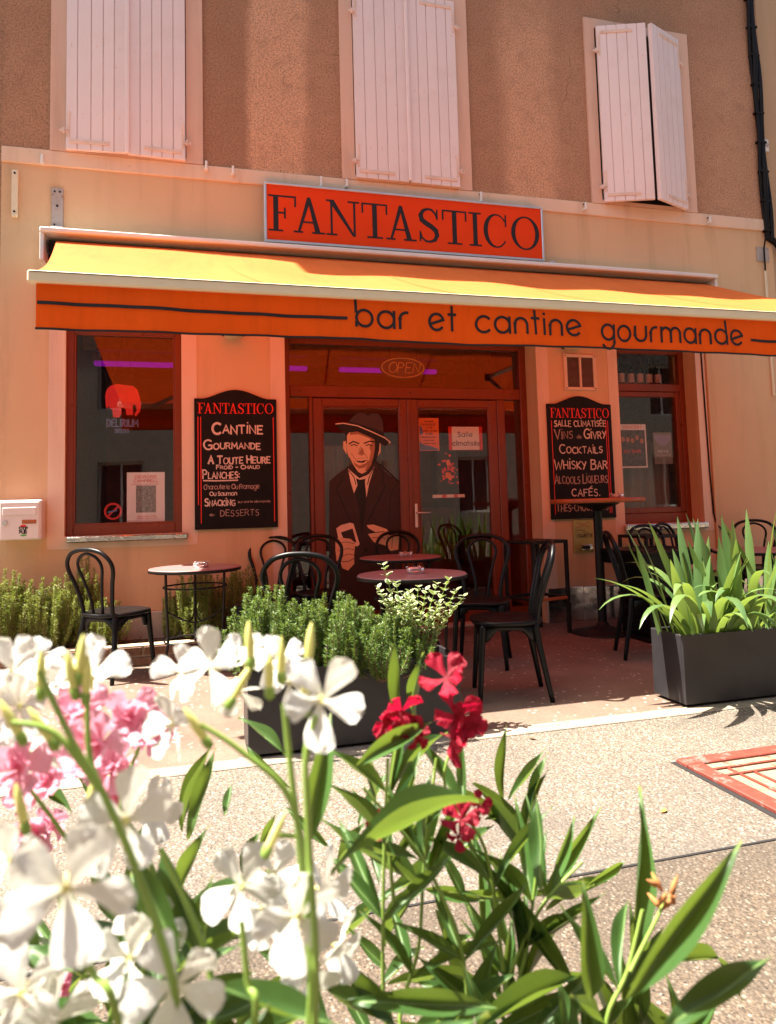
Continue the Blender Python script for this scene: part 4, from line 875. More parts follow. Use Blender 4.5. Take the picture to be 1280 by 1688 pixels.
mb = MB().ribbon_xz([(3.56,.885),(3.70,.935)],.006,6.1855).ribbon_xz([(3.56,.935),(3.70,.885)],.006,6.1850); lay(t,'crossed_cigarettes',mb,M['wood'])
mb = text_xz(MB(),'DEPOSEZ',3.545,3.655,.853,.010,.002,6.1855); text_xz(mb,'VOTRE',3.62,3.68,.832,.010,.002,6.1855); text_xz(mb,'CIGARETTE',3.56,3.725,.790,.030,.0055,6.1855); lay(t,'lettering',mb,M['ink'])
lay(t,'ash_cup',MB().box(3.585,3.70,6.13,6.187,.668,.722,.010),M['sill']); lay(t,'cup_mouth',B(3.575,3.66,6.128,6.132,.682,.712),M['cable'])
M['frost'] = simple('frosted_lamp_glass',(.62,.48,.26),.4)
for x,lab in ((.345,'small round wall lamp peeping below the valance over the left menu board'),(3.55,'small round wall lamp peeping below the valance over the vent grille')):
    t = thing('wall_lamp',lab,'lamp',(x,6.2,2.62),0,'wall lamps under the awning')
    obj('mount',MB().tube([(0,-.002,.06),(0,-.07,.06)],.03,10),M['iron'],t,True)
    obj('shade',MB().lathe([(.01,.07),(.05,.06),(.10,.012),(.105,0),(.1,0)],(0,-.11,0),20),M['iron'],t,True)
    obj('globe',MB().lathe([(.085,.004),(.075,-.018),(.045,-.036),(0,-.044)],(0,-.11,0),18),M['frost'],t,True)
# old fixings on the ledge and wall
for i,(x,z,lab) in enumerate(((-1.16,4.03,'small white peg on the ledge below the left edge of the left shutters'),(.135,4.11,'tilted white peg on the ledge just right of the left shutters'),(.36,4.09,'white peg on the ledge between left and middle shutters'),(1.135,4.06,'tall white peg on the ledge just above the left end of the red sign'),(1.37,4.07,'peg with wire on the ledge under the left edge of the middle shutters'),(2.68,4.06,'white peg on the ledge above the right half of the red sign'),(3.80,4.07,'white peg on the ledge just left of the right shutters'),(5.265,4.05,'white peg on the ledge right of the ajar right shutters'))):
    h = .10 if i in (3,5) else .075
    t = thing('wall_peg',lab,'peg',(x,6.18,z),0,'pegs along the ledge')
    obj('shaft',MB().box(-.010,.010,-.05,-.03,-h*.5,h*.5,.004),M['aluwhite'],t,fix=True); obj('foot',MB().box(-.015,.015,-.035,.002,-h*.5,-h*.5+.02,.004),M['aluwhite'],t,fix=True); obj('pin',MB().tube([(0,.002,h*.4),(0,-.035,h*.42)],.006,6),M['iron'],t)
t = thing('wall_strip','narrow cream metal strip screwed to the wall at the far left','bracket',(-1.365,6.2,3.54)); lay(t,'strip',B(-1.387,-1.343,6.165,6.199,3.54,3.93,.005),M['cream']); lay(t,'screws',MB().tube([(-1.365,6.16,3.9),(-1.365,6.168,3.9)],.009,8).tube([(-1.365,6.16,3.58),(-1.365,6.168,3.58)],.009,8),M['iron'])['kind'] = 'stuff'
t = thing('fixing_plate','grey rusty fixing plate on the wall above the left end of the awning','bracket',(-1.05,6.2,3.46)); lay(t,'plate',B(-1.095,-1.005,6.18,6.199,3.46,3.81,.004),M['bluegrey'])
lay(t,'lower_box',B(-1.09,-1.0,6.12,6.18,3.385,3.47,.006),M['aluwhite']); lay(t,'screws',MB().tube([(-1.07,6.174,3.78),(-1.07,6.182,3.78)],.008,8).tube([(-1.03,6.174,3.78),(-1.03,6.182,3.78)],.008,8).tube([(-1.05,6.174,3.66),(-1.05,6.182,3.66)],.01,8).tube([(-1.07,6.174,3.5),(-1.07,6.182,3.5)],.008,8),M['iron'])['kind'] = 'stuff'
t = thing('hood_fixing','small round grey cap on the awning hood right of the red sign','bracket',(3.34,6.2,3.38)); lay(t,'cap',MB().tube([(3.34,6.02,3.40),(3.34,6.10,3.40)],.035,14),M['alu']); lay(t,'wire',MB().tube([(3.37,6.06,3.39),(3.9,6.08,3.385),(4.4,6.09,3.382),(4.95,6.1,3.38)],.006,6),M['cable'])
# cables
cb = thing('power_cable','twisted black power cables strapped down the right edge of the upper wall','cable',(6.03,6.2,3.9))
rd = random.Random(2)
for k,(dx,r_) in enumerate(((0,.027),(.042,.021),(-.034,.016))):
    pts = [(5.985+dx+.045*(7.2-z)/1.6*.5+.012*math.sin(z*4.2+k*2),6.17-.012*math.cos(z*4.2+k*2),z) for z in [3.92+.16*i for i in range(24)]]
    pts = [(6.32,6.22,3.74),(6.20,6.19,3.80),(6.12+dx*.6,6.175,3.87)]+pts
    lay(cb,'strand',MB().tube(pts,r_,8),M['cable'])
for z in [4.0+.33*i for i in range(11)]:
    x = 5.985+.045*(7.2-z)/1.6*.5; lay(cb,'strap',B(x-.055,x+.06,6.145,6.199,z-.012,z+.012,.004),M['cable'])
t = thing('junction_box','small pale junction box beside the black cables','box',(6.14,6.25,5.0)); obj('box',B(-.035,.035,-.03,.002,-.07,.07,.008),M['aluwhite'],t,fix=True); obj('cap',MB().tube([(0,-.04,0),(0,-.028,0)],.022,12),M['bluegrey'],t)
t = thing('conduit','thin pale conduit with bent black lead below the cables at the right end','conduit',(5.95,6.2,3.2)); lay(t,'pipe',MB().tube([(5.965,6.18,3.55),(5.965,6.18,2.2)],.013,8),M['cream']); lay(t,'lead',MB().tube([(6.05,6.17,3.93),(5.98,6.165,3.90),(5.955,6.165,3.80),(5.962,6.175,3.56)],.009,6),M['cable']); lay(t,'plate',B(5.88,6.04,6.188,6.199,3.66,3.82,.003),M['bluegrey'])
t = thing('wall_lead','thin dark lead running down the wall right of the right window','cable',(5.12,6.2,.9)); lay(t,'lead',MB().tube([(5.085,6.19,3.1),(5.095,6.19,2.4),(5.11,6.19,1.4),(5.125,6.19,.98),(5.15,6.18,.86),(5.25,6.18,.78),(5.36,6.18,.72)],.008,6),M['cable']); lay(t,'pipe',MB().tube([(5.15,6.185,3.1),(5.15,6.185,.5)],.014,8),M['wall'])
# ================================================================== FURNITURE
def spline(pts, n=6):
    P = [Vector(p) for p in pts]; out = []
    for i in range(len(P)-1):
        a,b,c,d = P[max(i-1,0)],P[i],P[i+1],P[min(i+2,len(P)-1)]
        for k in range(n):
            t = k/n; out.append(.5*((2*b)+(c-a)*t+(2*a-5*b+4*c-d)*t*t+(3*b-a-3*c+d)*t**3))
    out.append(P[-1]); return out
CG = 'black bentwood-style chairs on the terrace'
def make_chair(label, loc, rot):      # faces local +x
    t = thing('bistro_chair', label, 'chair', loc, R(rot), CG)
    n = 28; rx = []
    for k in range(n):
        a = 2*math.pi*k/n; c, s = math.cos(a), math.sin(a); e = .78
        rx.append((math.copysign(abs(c)**e,c), math.copysign(abs(s)**e,s)))
    def ring(r, z): return [(x*r, y*r*(1+.06*x), z) for x,y in rx]
    rings = [ring(.185,.428),ring(.205,.428),ring(.213,.440),ring(.210,.452),ring(.195,.456),ring(.10,.449),ring(.02,.447)]
    mb = MB(); mb.add([p for r_ in rings for p in r_], [(j*n+k,j*n+(k+1)%n,(j+1)*n+(k+1)%n,(j+1)*n+k) for j in range(len(rings)-1) for k in range(n)]+[tuple(6*n+k for k in range(n)),tuple(range(n-1,-1,-1))])
    obj('seat', mb, M['plastic'], t, True)
    legs = []
    for sy in (1,-1):
        legs.append(([(.150,sy*.150,.43),(.162,sy*.160,.30),(.185,sy*.182,0)], [.023,.018,.014]))
        legs.append(([(-.150,sy*.135,.43),(-.170,sy*.150,.30),(-.225,sy*.180,0)], [.024,.019,.014]))
    for pts, r_ in legs: obj('leg', MB().tube(spline(pts,4),[r_[0]+(r_[2]-r_[0])*i/8 for i in range(9)],8), M['plastic'], t, True)
    # apron: curved skirt that arches between the legs
    mb = MB(); m_ = 48; v = []
    for k in range(m_):
        a = 2*math.pi*k/m_; c, s = math.cos(a), math.sin(a); e = .72
        x, y = math.copysign(abs(c)**e,c)*.186, math.copysign(abs(s)**e,s)*.180
        d = abs(math.sin(2*a)); zb = .402-.075*max(0,d-.45)/.55*max(0,d-.45)/.55
        v += [(x,y,.432),(x*1.01,y*1.01,zb),(x*.90,y*.90,zb),(x*.90,y*.90,.43)]
    mb.add(v, [(4*k+q,4*((k+1)%m_)+q,4*((k+1)%m_)+(q+1)%4,4*k+(q+1)%4) for k in range(m_) for q in range(4)])
    obj('apron', mb, M['plastic'], t, True, fix=True)
    def hoop(prof, r_, x0):
        half = [(x0-.115*max(0,(z-.45)/.44)**1.25, y, z) for y,z in prof]
        full = [(x,-y,z) for x,y,z in half]+[(x,y,z) for x,y,z in half[::-1][1:]]
        return MB().tube(spline(full,5), r_, 9)
    obj('back_hoop', hoop([(.128,.44),(.138,.54),(.165,.65),(.196,.745),(.190,.81),(.140,.865),(.07,.888),(0,.893)],.0145,-.165), M['plastic'], t, True)
    obj('inner_hoop', hoop([(.040,.44),(.052,.56),(.080,.68),(.103,.76),(.096,.81),(.06,.848),(0,.866)],.0105,-.163), M['plastic'], t, True)
    return t
chairs = [
 ((-.52,5.44),52,'black chair standing in the sun in front of the left planting bed'),
 ((.50,5.38),168,'black chair facing left towards the small table by the left bed'),
 ((.62,5.93),-100,'black chair at the wall behind the left table, below the left menu board'),
 ((.62,4.02),72,'black chair half hidden behind the rosemary planter'),
 ((1.02,5.86),-95,'black chair in front of the left door sidelight'),
 ((1.82,6.12),-90,'black chair between the middle table and the door leaves'),
 ((1.98,4.82),-118,'black chair at the right of the front table, facing the street'),
 ((1.80,4.00),163,'nearest black chair, seen from the side at the edge of the awning shadow'),
 ((3.22,4.62),-22,'black chair seen from the side just left of the iris planter'),
 ((4.02,5.45),-80,'black chair behind the black table below the right window'),
 ((4.50,5.75),-60,'tilted-looking black chair below the right sill, right of the black table'),
 ((5.28,5.75),-120,'black chair against the cream wall at the far right'),
 ((4.95,5.05),-170,'black chair at the right edge behind the tall iris leaves')]
c0 = None
for (x,y),a,lab in chairs:
    if c0 is None: c0 = make_chair(lab,(x,y,.006),a)
    else: copy_thing(c0,(x,y,.006),R(a),lab)
def make_table(label, loc, rot, r=.33, h=.725):
    t = thing('bistro_table', label, 'table', loc, R(rot), 'round metal terrace tables')
    obj('table_top', MB().lathe([(0,h-.004),(r-.02,h-.004),(r-.006,h-.002),(r,h-.010),(r-.002,h-.024),(r-.02,h-.028),(0,h-.028)],n=48), M['tabletop'], t, True)
    obj('rim', MB().lathe([(r+.0015,h-.008),(r+.003,h-.016),(r+.001,h-.028),(r-.02,h-.032)],n=48), M['iron'], t, True)
    for k in range(3):
        a = R(90+120*k); c, s = math.cos(a), math.sin(a)
        pts = [(c*q,s*q,z) for q,z in ((.235,h-.03),(.228,.45),(.218,.25),(.222,.17),(.245,.09),(.30,.004))]
        obj('leg', MB().tube(spline(pts,4), .0095, 8), M['iron'], t, True)
    obj('upper_ring', MB().tube([(.226*math.cos(R(a)),.226*math.sin(R(a)),.585) for a in range(0,361,15)],.007,6), M['iron'], t, True)
    obj('lower_ring', MB().tube([(.219*math.cos(R(a)),.219*math.sin(R(a)),.20) for a in range(0,361,15)],.006,6), M['iron'], t, True)
    mb = MB()
    for k in range(3):
        a = R(90+120*k); b = R(210+120*k); A_ = Vector((.22*math.cos(a),.22*math.sin(a),.42)); B_ = Vector((.22*math.cos(b),.22*math.sin(b),.42)); m_ = (A_+B_)/2*.45; m_.z = .33
        mb.tube(spline([A_,m_,B_],8),.006,6)
    obj('brace', mb, M['iron'], t, True); return t
tabs = [((.02,5.5),0,'small round table half in sun beside the left planting bed'),((1.27,4.15),40,'round red-topped table nearest the street behind the rosemary planter'),((1.62,5.6),15,'round red-topped table in the middle in front of the door'),((4.22,4.62),70,'round red-topped table hidden behind the iris leaves at the right')]
t0 = None
for (x,y),a,lab in tabs:
    if t0 is None: t0 = make_table(lab,(x,y,.006),a)
    else: copy_thing(t0,(x,y,.006),R(a),lab)
def ashtray(label, loc):
    t = thing('ashtray', label, 'ashtray', loc, .3, 'glass ashtrays on the tables'); n = 20; mb = MB()
    mb.lathe([(0,.006),(.040,.006),(.046,.03),(.052,.034),(.056,.030),(.055,0),(0,0)],n=n); obj('bowl', mb, M['clear'], t, True)
    mb = MB()
    for a in (0,120,240):
        c,s = math.cos(R(a)),math.sin(R(a)); mb.tube([(c*.043,s*.043,.036),(c*.058,s*.058,.036)],.006,6)
    obj('rest_notch', mb, M['clear'], t, True); return t
a0 = ashtray('glass ashtray on the sunlit table at the left',(.06,5.48,.729))
copy_thing(a0,(1.30,4.17,.729),.8,'glass ashtray on the round table nearest the street'); copy_thing(a0,(1.66,5.58,.729),1.4,'glass ashtray on the middle table in front of the door'); copy_thing(a0,(3.52,5.42,1.157),.2,'glass ashtray on the tall bar table')
# tall bar table
t = thing('bar_table','tall round bar table with wooden top on a black pedestal before the right menu board','table',(3.40,5.55,.006))
obj('table_top', MB().lathe([(0,1.15),(.395,1.15),(.40,1.145),(.40,1.118),(.395,1.112),(0,1.112)],n=56), M['wood'], t, True)
obj('flange', MB().lathe([(0,1.112),(.20,1.110),(.16,1.09),(.06,1.06),(.036,1.04)],n=28), M['iron'], t, True)
obj('pole', MB().lathe([(.038,1.05),(.038,.06)],n=18), M['iron'], t, True)
obj('base', MB().lathe([(.036,.10),(.06,.06),(.16,.030),(.25,.014),(.262,.006),(.262,0),(0,0)],n=36), M['iron'], t, True)
# bar stools
def make_stool(label, loc, rot):
    t = thing('bar_stool', label, 'stool', loc, R(rot), 'square metal bar stools'); w = .20; h = .80
    obj('seat', B(-w,w,-w,w,h-.026,h,.004), M['iron'], t, fix=True)
    for sx_ in (-1,1):
        for sy in (-1,1): obj('leg', B(sx_*w-.015*(1+sx_),sx_*w+.015*(1-sx_),sy*w-.015*(1+sy),sy*w+.015*(1-sy),0,h-.026,.003), M['iron'], t, fix=True)
    for k in range(4):
        b = B(-w+.03,w-.03,-w+.002,-w+.026,.29,.315,.003) if k < 2 else B(-w+.002,-w+.026,-w+.03,w-.03,.29,.315,.003)
        obj('footrest', b, M['wood'] if k == 0 else M['iron'], t, rot=(0,0,math.pi if k%2 else 0), fix=True)
    return t
s0 = make_stool('square black bar stool between the door and the tall bar table',(2.92,5.80,.006),14)
copy_thing(s0,(4.16,5.92,.006),R(5),'square black bar stool below the left edge of the right window')
t = thing('square_table','low black square table under the right window behind the side-on chair','table',(3.72,5.25,.006))
obj('table_top', B(-.33,.33,-.33,.33,.69,.72,.004), M['plastic'], t, fix=True); obj('apron', B(-.30,.30,-.30,.30,.60,.69,.003), M['plastic'], t, fix=True); obj('pedestal', B(-.20,.20,-.20,.20,.03,.60,.01), M['plastic'], t, fix=True); obj('foot', B(-.26,.26,-.26,.26,0,.03,.006), M['plastic'], t, fix=True)

# ================================================================== RED PAINTED GRATE
g = thing('ground_grate','worn red and cream painted cast metal tree grate set in the pavement','grate',(2.0,2.74,0))
S_ = 1.2
fr_ = MB(); fr_.box(0,S_,-.075,0,.0,.020,.004); fr_.box(0,.075,-S_,-.076,.0,.019,.004); fr_.box(S_-.075,S_,-S_,-.076,0,.019,.004); fr_.box(.076,S_-.076,-S_,-S_+.075,0,.019,.004)
obj('frame', fr_, M['gratered'], g, fix=True)
obj('plate', B(.076,S_-.076,-S_+.076,-.076,0,.009), M['gratecream'], g)
rb = MB()
for q in (.14,.21): rb.box(.08,S_-.08,-q-.007,-q+.007,.007,.016); rb.box(q-.006,q+.006,-S_+.08,-q-.01,.007,.0155)
for k in range(13):
    a = R(-80+ k*13); cx, cyy = S_*.5, -S_*.5
    p0 = Vector((cx+.12*math.cos(a*1.0+math.pi),cyy+.12*math.sin(a+math.pi),.011)); p1 = Vector((cx+.40*math.cos(a+math.pi),cyy+.40*math.sin(a+math.pi),.011))
    rb.tube([p0,p1],.008,6)
rb.tube([(S_*.5+.38*math.cos(R(a)),-S_*.5+.38*math.sin(R(a)),.010) for a in range(0,361,10)],.009,6)
obj('rib', rb, M['gratered'], g)
obj('shadow_edge', MB().add([(-.02,.012,.0025),(S_+.02,.012,.0025),(S_+.02,-S_-.03,.0025),(-.035,-S_-.03,.0025)],[(3,2,1,0)]), M['joint'], g)  # black sheet standing in for the shadow around the grate's raised edge
# small fallen leaves and grit on the pavement
def fallen(label, x, y, rot, s, mat):
    t = thing('fallen_leaf', label, 'leaf', (x,y,.002), rot, 'fallen leaves on the pavement')
    mb = MB(); v = []
    for i in range(7):
        u = i/6; hw = .28*math.sin(math.pi*u)**.8 if 0 < u < 1 else .01
        for j in (-1,0,1): v.append((u*s, j*hw*s, .004+.12*s*abs(j)*hw+.10*s*u*u))
    mb.add(v,[(3*i+a,3*i+3+a,3*i+4+a,3*i+1+a) for i in range(6) for a in (0,1)]); obj('blade', mb, mat, t, True)
    obj('stalk', MB().tube([(0,0,.004),(-.3*s,.05*s,.003)],.0012,5), M['twig'], t)
M['dryleaf'] = simple('yellow_dry_leaf',(.50,.26,.04),.7,var=.3,vscale=40)
fallen('small yellow fallen leaf on the pavement left of the grate', 1.63,2.33,.6,.034,M['dryleaf'])
fallen('curled brown fallen leaf by the pale kerb in front of the side-on chair', 1.58,3.22,2.2,.040,M['twig'])
gt = MB(); rd = random.Random(15)
for k in range(900):
    x = rd.uniform(-2.5,4.5); y = 3.31-abs(rd.gauss(0,.10)) if k % 2 else rd.uniform(1.6,3.3); s = rd.uniform(.0015,.0045)
    gt.add([(x-s,y,.0005),(x,y-s,.0005),(x+s,y,.0005),(x,y+s*.8,.0005),(x,y,s*1.1)],[(0,1,4),(1,2,4),(2,3,4),(3,0,4)])
o = obj('grit', gt, M['mortar']); tag(o,'loose grit scattered along the kerb and pavement','grit'); o['kind'] = 'stuff'
# ================================================================== PLANTS ON THE TERRACE
def needle(mb, p, d, L, w, rd):
    s = d.cross(Vector((rd.uniform(-1,1),rd.uniform(-1,1),rd.uniform(-1,1))))
    if s.length < 1e-4: return
    s.normalize(); s *= w*.5; m_ = p+d*L*.5
    mb.add([p, m_+s, p+d*L, m_-s], [(0,1,2,3)])
def rosemary(label, c, rx, ry, h, n, seed, mat, nl=(.018,.028), dens=640, droop=0, group=None):
    rd = random.Random(seed); t = thing('rosemary_bush', label, 'shrub', c, 0, group)
    st, fo = MB(), MB()
    for i in range(n):
        a = rd.uniform(0,2*math.pi); q = math.sqrt(rd.random())
        ux, uy = math.cos(a)*q, math.sin(a)*q
        L = h*(1-.42*q**2)*rd.uniform(.72,1.08)
        base = Vector((ux*rx*.45, uy*ry*.45, 0)); top = Vector((ux*rx*1.08+rd.uniform(-.06,.06), uy*ry*1.08+rd.uniform(-.05,.05), L))
        mid = (base+top)/2+Vector((ux*rx*.22,uy*ry*.22,-L*.05))
        path = spline([base,mid,top],5); st.tube(path,[.004-.0026*k/(len(path)-1) for k in range(len(path))],5,False)
        tot = sum((path[k+1]-path[k]).length for k in range(len(path)-1)); cnt = int(tot*dens)
        for k in range(cnt):
            u = .22+.78*(k+rd.random())/cnt; f = u*(len(path)-1); j = min(int(f),len(path)-2); p = path[j].lerp(path[j+1],f-j)
            ax = (path[j+1]-path[j]).normalized(); b = rd.uniform(0,2*math.pi)
            e = ax.orthogonal().normalized(); e = e*math.cos(b)+ax.cross(e)*math.sin(b)
            d_ = (ax*rd.uniform(.15,.85)+e*rd.uniform(.75,1.0)).normalized()
            needle(fo, p, d_, rd.uniform(*nl)*(1.15-.45*u if u > .85 else 1), rd.uniform(.0032,.0050), rd)
    obj('stems', st, M['twig'], t)['kind'] = 'stuff'; obj('needles', fo, mat, t)['kind'] = 'stuff'
    return t
# brick-edged bed along the wall
bed = thing('planting_bed','low brick-edged planting bed along the wall at the left','planting bed',(-.4,5.9,0))
obj('mortar', rel(B(-1.60,.745,5.712,5.80,.004,.152),bed), M['mortar'], bed); obj('soil', rel(MB().box(-1.60,.745,5.80,6.169,.004,.128),bed), M['soil'], bed)
bme = B(-.1075,.1075,-.05,.05,-.031,.031,.004).mesh('brick', M['brick'])
rd = random.Random(8)
for row in range(2):
    for k in range(11):
        x = -1.50+k*.2285+(.114 if row else 0)
        if x > .66: continue
        link('brick', bme, bed, (x+.4, 5.752-5.9+rd.uniform(-.003,.003), .042+row*.073), (0,0,R(rd.uniform(-.8,.8))))
obj('cap_mortar', rel(B(-1.60,.745,5.706,5.806,.1485,.158,.004),bed), M['mortar'], bed, fix=True)
BG = 'rosemary plants in the brick bed'
rosemary('sunlit rosemary under the mailbox at the far left of the brick bed',(-1.34,5.93,.12),.25,.16,.60,110,11,M['rosemary_sunlit'],(.020,.032),group=BG)
rosemary('bushy sunlit rosemary left of the sunny chair in the brick bed',(-1.02,5.92,.12),.27,.17,.56,130,12,M['rosemary_sunlit'],(.020,.032),group=BG)
rosemary('tall thin rosemary against the wall behind the sunny chair',(-.80,6.06,.12),.16,.09,.66,44,13,M['rosemary_sunlit'],(.020,.032),group=BG)
rosemary('low rosemary right behind the seat of the sunny chair',(-.68,5.93,.12),.17,.13,.36,60,14,M['rosemary_sunlit'],(.020,.032),group=BG)
rosemary('rosemary seen between the legs of the left table',(.05,5.92,.12),.19,.15,.58,90,15,M['rosemary_sunlit'],(.020,.032),group=BG)
rosemary('small upright rosemary left of the left table legs',(-.18,5.98,.12),.08,.08,.48,24,16,M['rosemary_sunlit'],(.020,.032),group=BG)
rosemary('shaded rosemary behind the chair facing the left table',(.38,5.97,.12),.22,.14,.58,80,17,M['rosemary_sunlit'],(.020,.032),group=BG)
# dry leaf litter on the bed soil
lt = MB(); rd = random.Random(5)
for k in range(420):
    p = Vector((rd.uniform(-1.5,.7),rd.uniform(5.81,6.15),.133)); needle(lt,p,Vector((rd.uniform(-1,1),rd.uniform(-1,1),rd.uniform(0,.5))).normalized(),rd.uniform(.015,.05),rd.uniform(.006,.014),rd)
o = obj('leaf_litter', lt, M['twig']); tag(o,'dry leaf litter scattered on the soil of the brick bed','litter'); o['kind'] = 'stuff'

def planter(label, x0, x1, y0, y1, h):
    t = thing('planter_box', label, 'planter', ((x0+x1)/2,(y0+y1)/2,.006), 0, 'charcoal planter boxes at the terrace edge')
    a, b = (x1-x0)/2, (y1-y0)/2; w = .016
    obj('front_panel', B(-a,a,-b,-b+w,.015,h,.003), M['planter'], t, fix=True); obj('back_panel', B(-a,a,b-w,b,.015,h,.003), M['planter'], t, fix=True)
    obj('end_panel', B(-a,-a+w,-b+w+.001,b-w-.001,.015,h-.001,.003), M['planter'], t, fix=True); obj('end_panel', B(a-w,a,-b+w+.001,b-w-.001,.015,h-.001,.003), M['planter'], t, fix=True)
    obj('foot', B(-a+.03,a-.03,-b+.03,b-.03,0,.015), M['cable'], t); obj('soil', B(-a+w,a-w,-b+w,b-w,.02,h-.045), M['soil'], t); return t
planter('charcoal metal planter box holding the rosemary in the centre',.24,1.275,3.40,3.68,.385)
planter('charcoal metal planter box full of iris at the right',2.565,4.10,3.40,3.68,.385)
RG = 'rosemary in the central planter'
rosemary('upright bright rosemary at the left end of the central planter',(.36,3.53,.34),.22,.16,.42,110,21,M['rosemary'],(.020,.031),760,group=RG)
rosemary('dense spreading rosemary in the middle of the central planter',(.68,3.52,.33),.30,.19,.37,190,22,M['rosemary'],(.020,.031),760,group=RG)
rosemary('low woody rosemary spilling over the front of the central planter',(.90,3.46,.30),.22,.18,.29,110,23,M['rosemary'],(.020,.030),700,group=RG)
# variegated shrub
def varieg(label, c, n, seed):
    rd = random.Random(seed); t = thing('variegated_shrub', label, 'shrub', c); st = MB()
    lm = MB(); ou, inn = [], []
    for k in range(10):
        a = 2*math.pi*k/10; x = .5+.5*math.cos(a); y = .36*math.sin(a)*(1-.25*math.cos(a)); z = .10*y*y*4-.12*(x-.4)**2
        ou.append((x,y,z)); inn.append((.5+.5*math.cos(a)*.80,y*.74,.10*(y*.74)**2*4-.12*(x-.4)**2*.6+.004))
    lm.add(ou+inn, [(k,(k+1)%10,10+(k+1)%10,10+k) for k in range(10)], 1); lm.add(inn, [tuple(range(10))], 0)
    me = lm.mesh('leaf', [M['var_green'],M['var_cream']], True)
    for i in range(n):
        a = rd.uniform(0,2*math.pi); q = rd.random()**.6
        L = rd.uniform(.22,.42) if i else .54
        top = Vector((math.cos(a)*q*.32-(0 if i else .0),math.sin(a)*q*.12,L)) if i else Vector((-.13,0,.50))
        path = spline([(top.x*.3,top.y*.3,0),(top.x*.55,top.y*.55,L*.5),top],6); st.tube(path,[.0035-.002*k/12 for k in range(13)],5,False)
        for k in range(3,13):
            for sd_ in (0,1):
                p = path[k]; b = rd.uniform(0,.7)+sd_*math.pi+k*math.pi/2
                d_ = Vector((math.cos(b),math.sin(b),rd.uniform(.1,1.0))).normalized(); s = rd.uniform(.030,.046)*(1 if k < 11 else .75)
                xq = d_; yq = Vector((0,0,1)).cross(xq).normalized(); zq = xq.cross(yq)
                o = link('leaf', me, t); mm = Matrix((xq*s,yq*s,zq*s)).transposed().to_4x4(); mm.translation = p; o.matrix_local = mm
    obj('stems', st, M['olestem'], t)['kind'] = 'stuff'; return t
varieg('shrub with cream-edged leaves at the right end of the central planter',(1.06,3.53,.34),26,31)
# iris
def strap_leaf(base, az, L, lean, bend, w, twist=0):
    mb = MB(); n = 12; p = Vector(base); an = lean; v = []
    for i in range(n+1):
        t = i/n; an = lean+bend*t**1.6
        dirv = Vector((math.cos(az)*math.sin(an),math.sin(az)*math.sin(an),math.cos(an)))
        side = Vector((-math.sin(az+twist*t),math.cos(az+twist*t),0)); nrm = dirv.cross(side)
        ww = w*(.75+.5*t if t < .45 else .975)*(1 if t < .62 else max(.02,1-((t-.62)/.38)**1.7))
        v += [p-side*ww*.5, p+nrm*ww*.10, p+side*ww*.5]
        p = p+dirv*(L/n)
    mb.add(v, [(3*i+a,3*i+3+a,3*i+4+a,3*i+1+a) for i in range(n) for a in (0,1)]); return mb
IL = [((-.63,0),(math.pi*1.0,.70,.75,.75,.055)),((-.60,-.1),(math.pi*1.2,.72,.5,2.3,.055)),((-.55,-.1),(math.pi*1.4,.66,.42,2.6,.055)),((-.45,-.1),(math.pi*1.5,.68,.45,2.5,.058)),((-.30,-.1),(math.pi*1.4,.64,.48,2.4,.054)),((-.15,-.1),(math.pi*1.5,.6,.5,2.4,.054)),((0,-.1),(math.pi*1.42,.62,.5,2.4,.054)),((.2,-.1),(math.pi*1.55,.6,.5,2.4,.054)),((-.64,-.02),(math.pi*1.02,.60,.62,1.0,.058)),((-.62,.04),(math.pi*1.0,.66,.6,1.9,.052)),((-.64,-.06),(math.pi*1.12,.62,.6,2.2,.052)),((-.60,-.08),(math.pi*1.3,.42,.45,2.5,.05)),((-.5,-.09),(math.pi*1.45,.44,.5,2.4,.052)),((-.42,-.09),(math.pi*1.55,.42,.5,2.5,.05)),((-.34,-.09),(math.pi*1.42,.40,.45,2.5,.05)),((-.25,-.09),(math.pi*1.6,.42,.55,2.2,.05))]
rd = random.Random(41)
for cl in range(4):
    cx = -.58+cl*.37
    labs = ('iris clump with arching leaves at the left end of the right planter','second iris clump from the left in the right planter','third iris clump from the left in the right planter','iris clump at the right edge of the picture in the right planter')
    t = thing('iris_plant', labs[cl], 'plant', (3.33+cx,3.54,.345), 0, 'iris clumps in the right planter')
    sel = [q for q in IL if abs(q[0][0]-cx) < .19]
    for (bx_,by_),(az,L,lean,bend,w) in sel: obj('leaf', strap_leaf((bx_-cx,by_,0),az,L,lean,bend,w), M['iris'], t, True)
    for k in range(24):
        bx_, by_ = rd.uniform(-.19,.19), rd.uniform(-.10,.10)
        az = math.atan2(by_, bx_+(-.05 if cl == 0 else 0))+rd.uniform(-.7,.7); L = rd.uniform(.46,.74); lean = rd.uniform(.03,.32)+(.12 if cl == 0 and bx_ < 0 else 0)
        if rd.random() < .20: bend = rd.uniform(1.6,2.6); L *= .9
        else: bend = rd.uniform(-.05,.32)
        obj('leaf', strap_leaf((bx_,by_,0),az,L,lean,bend,rd.uniform(.044,.064),rd.uniform(-.9,.9)), M['iris'], t, True)
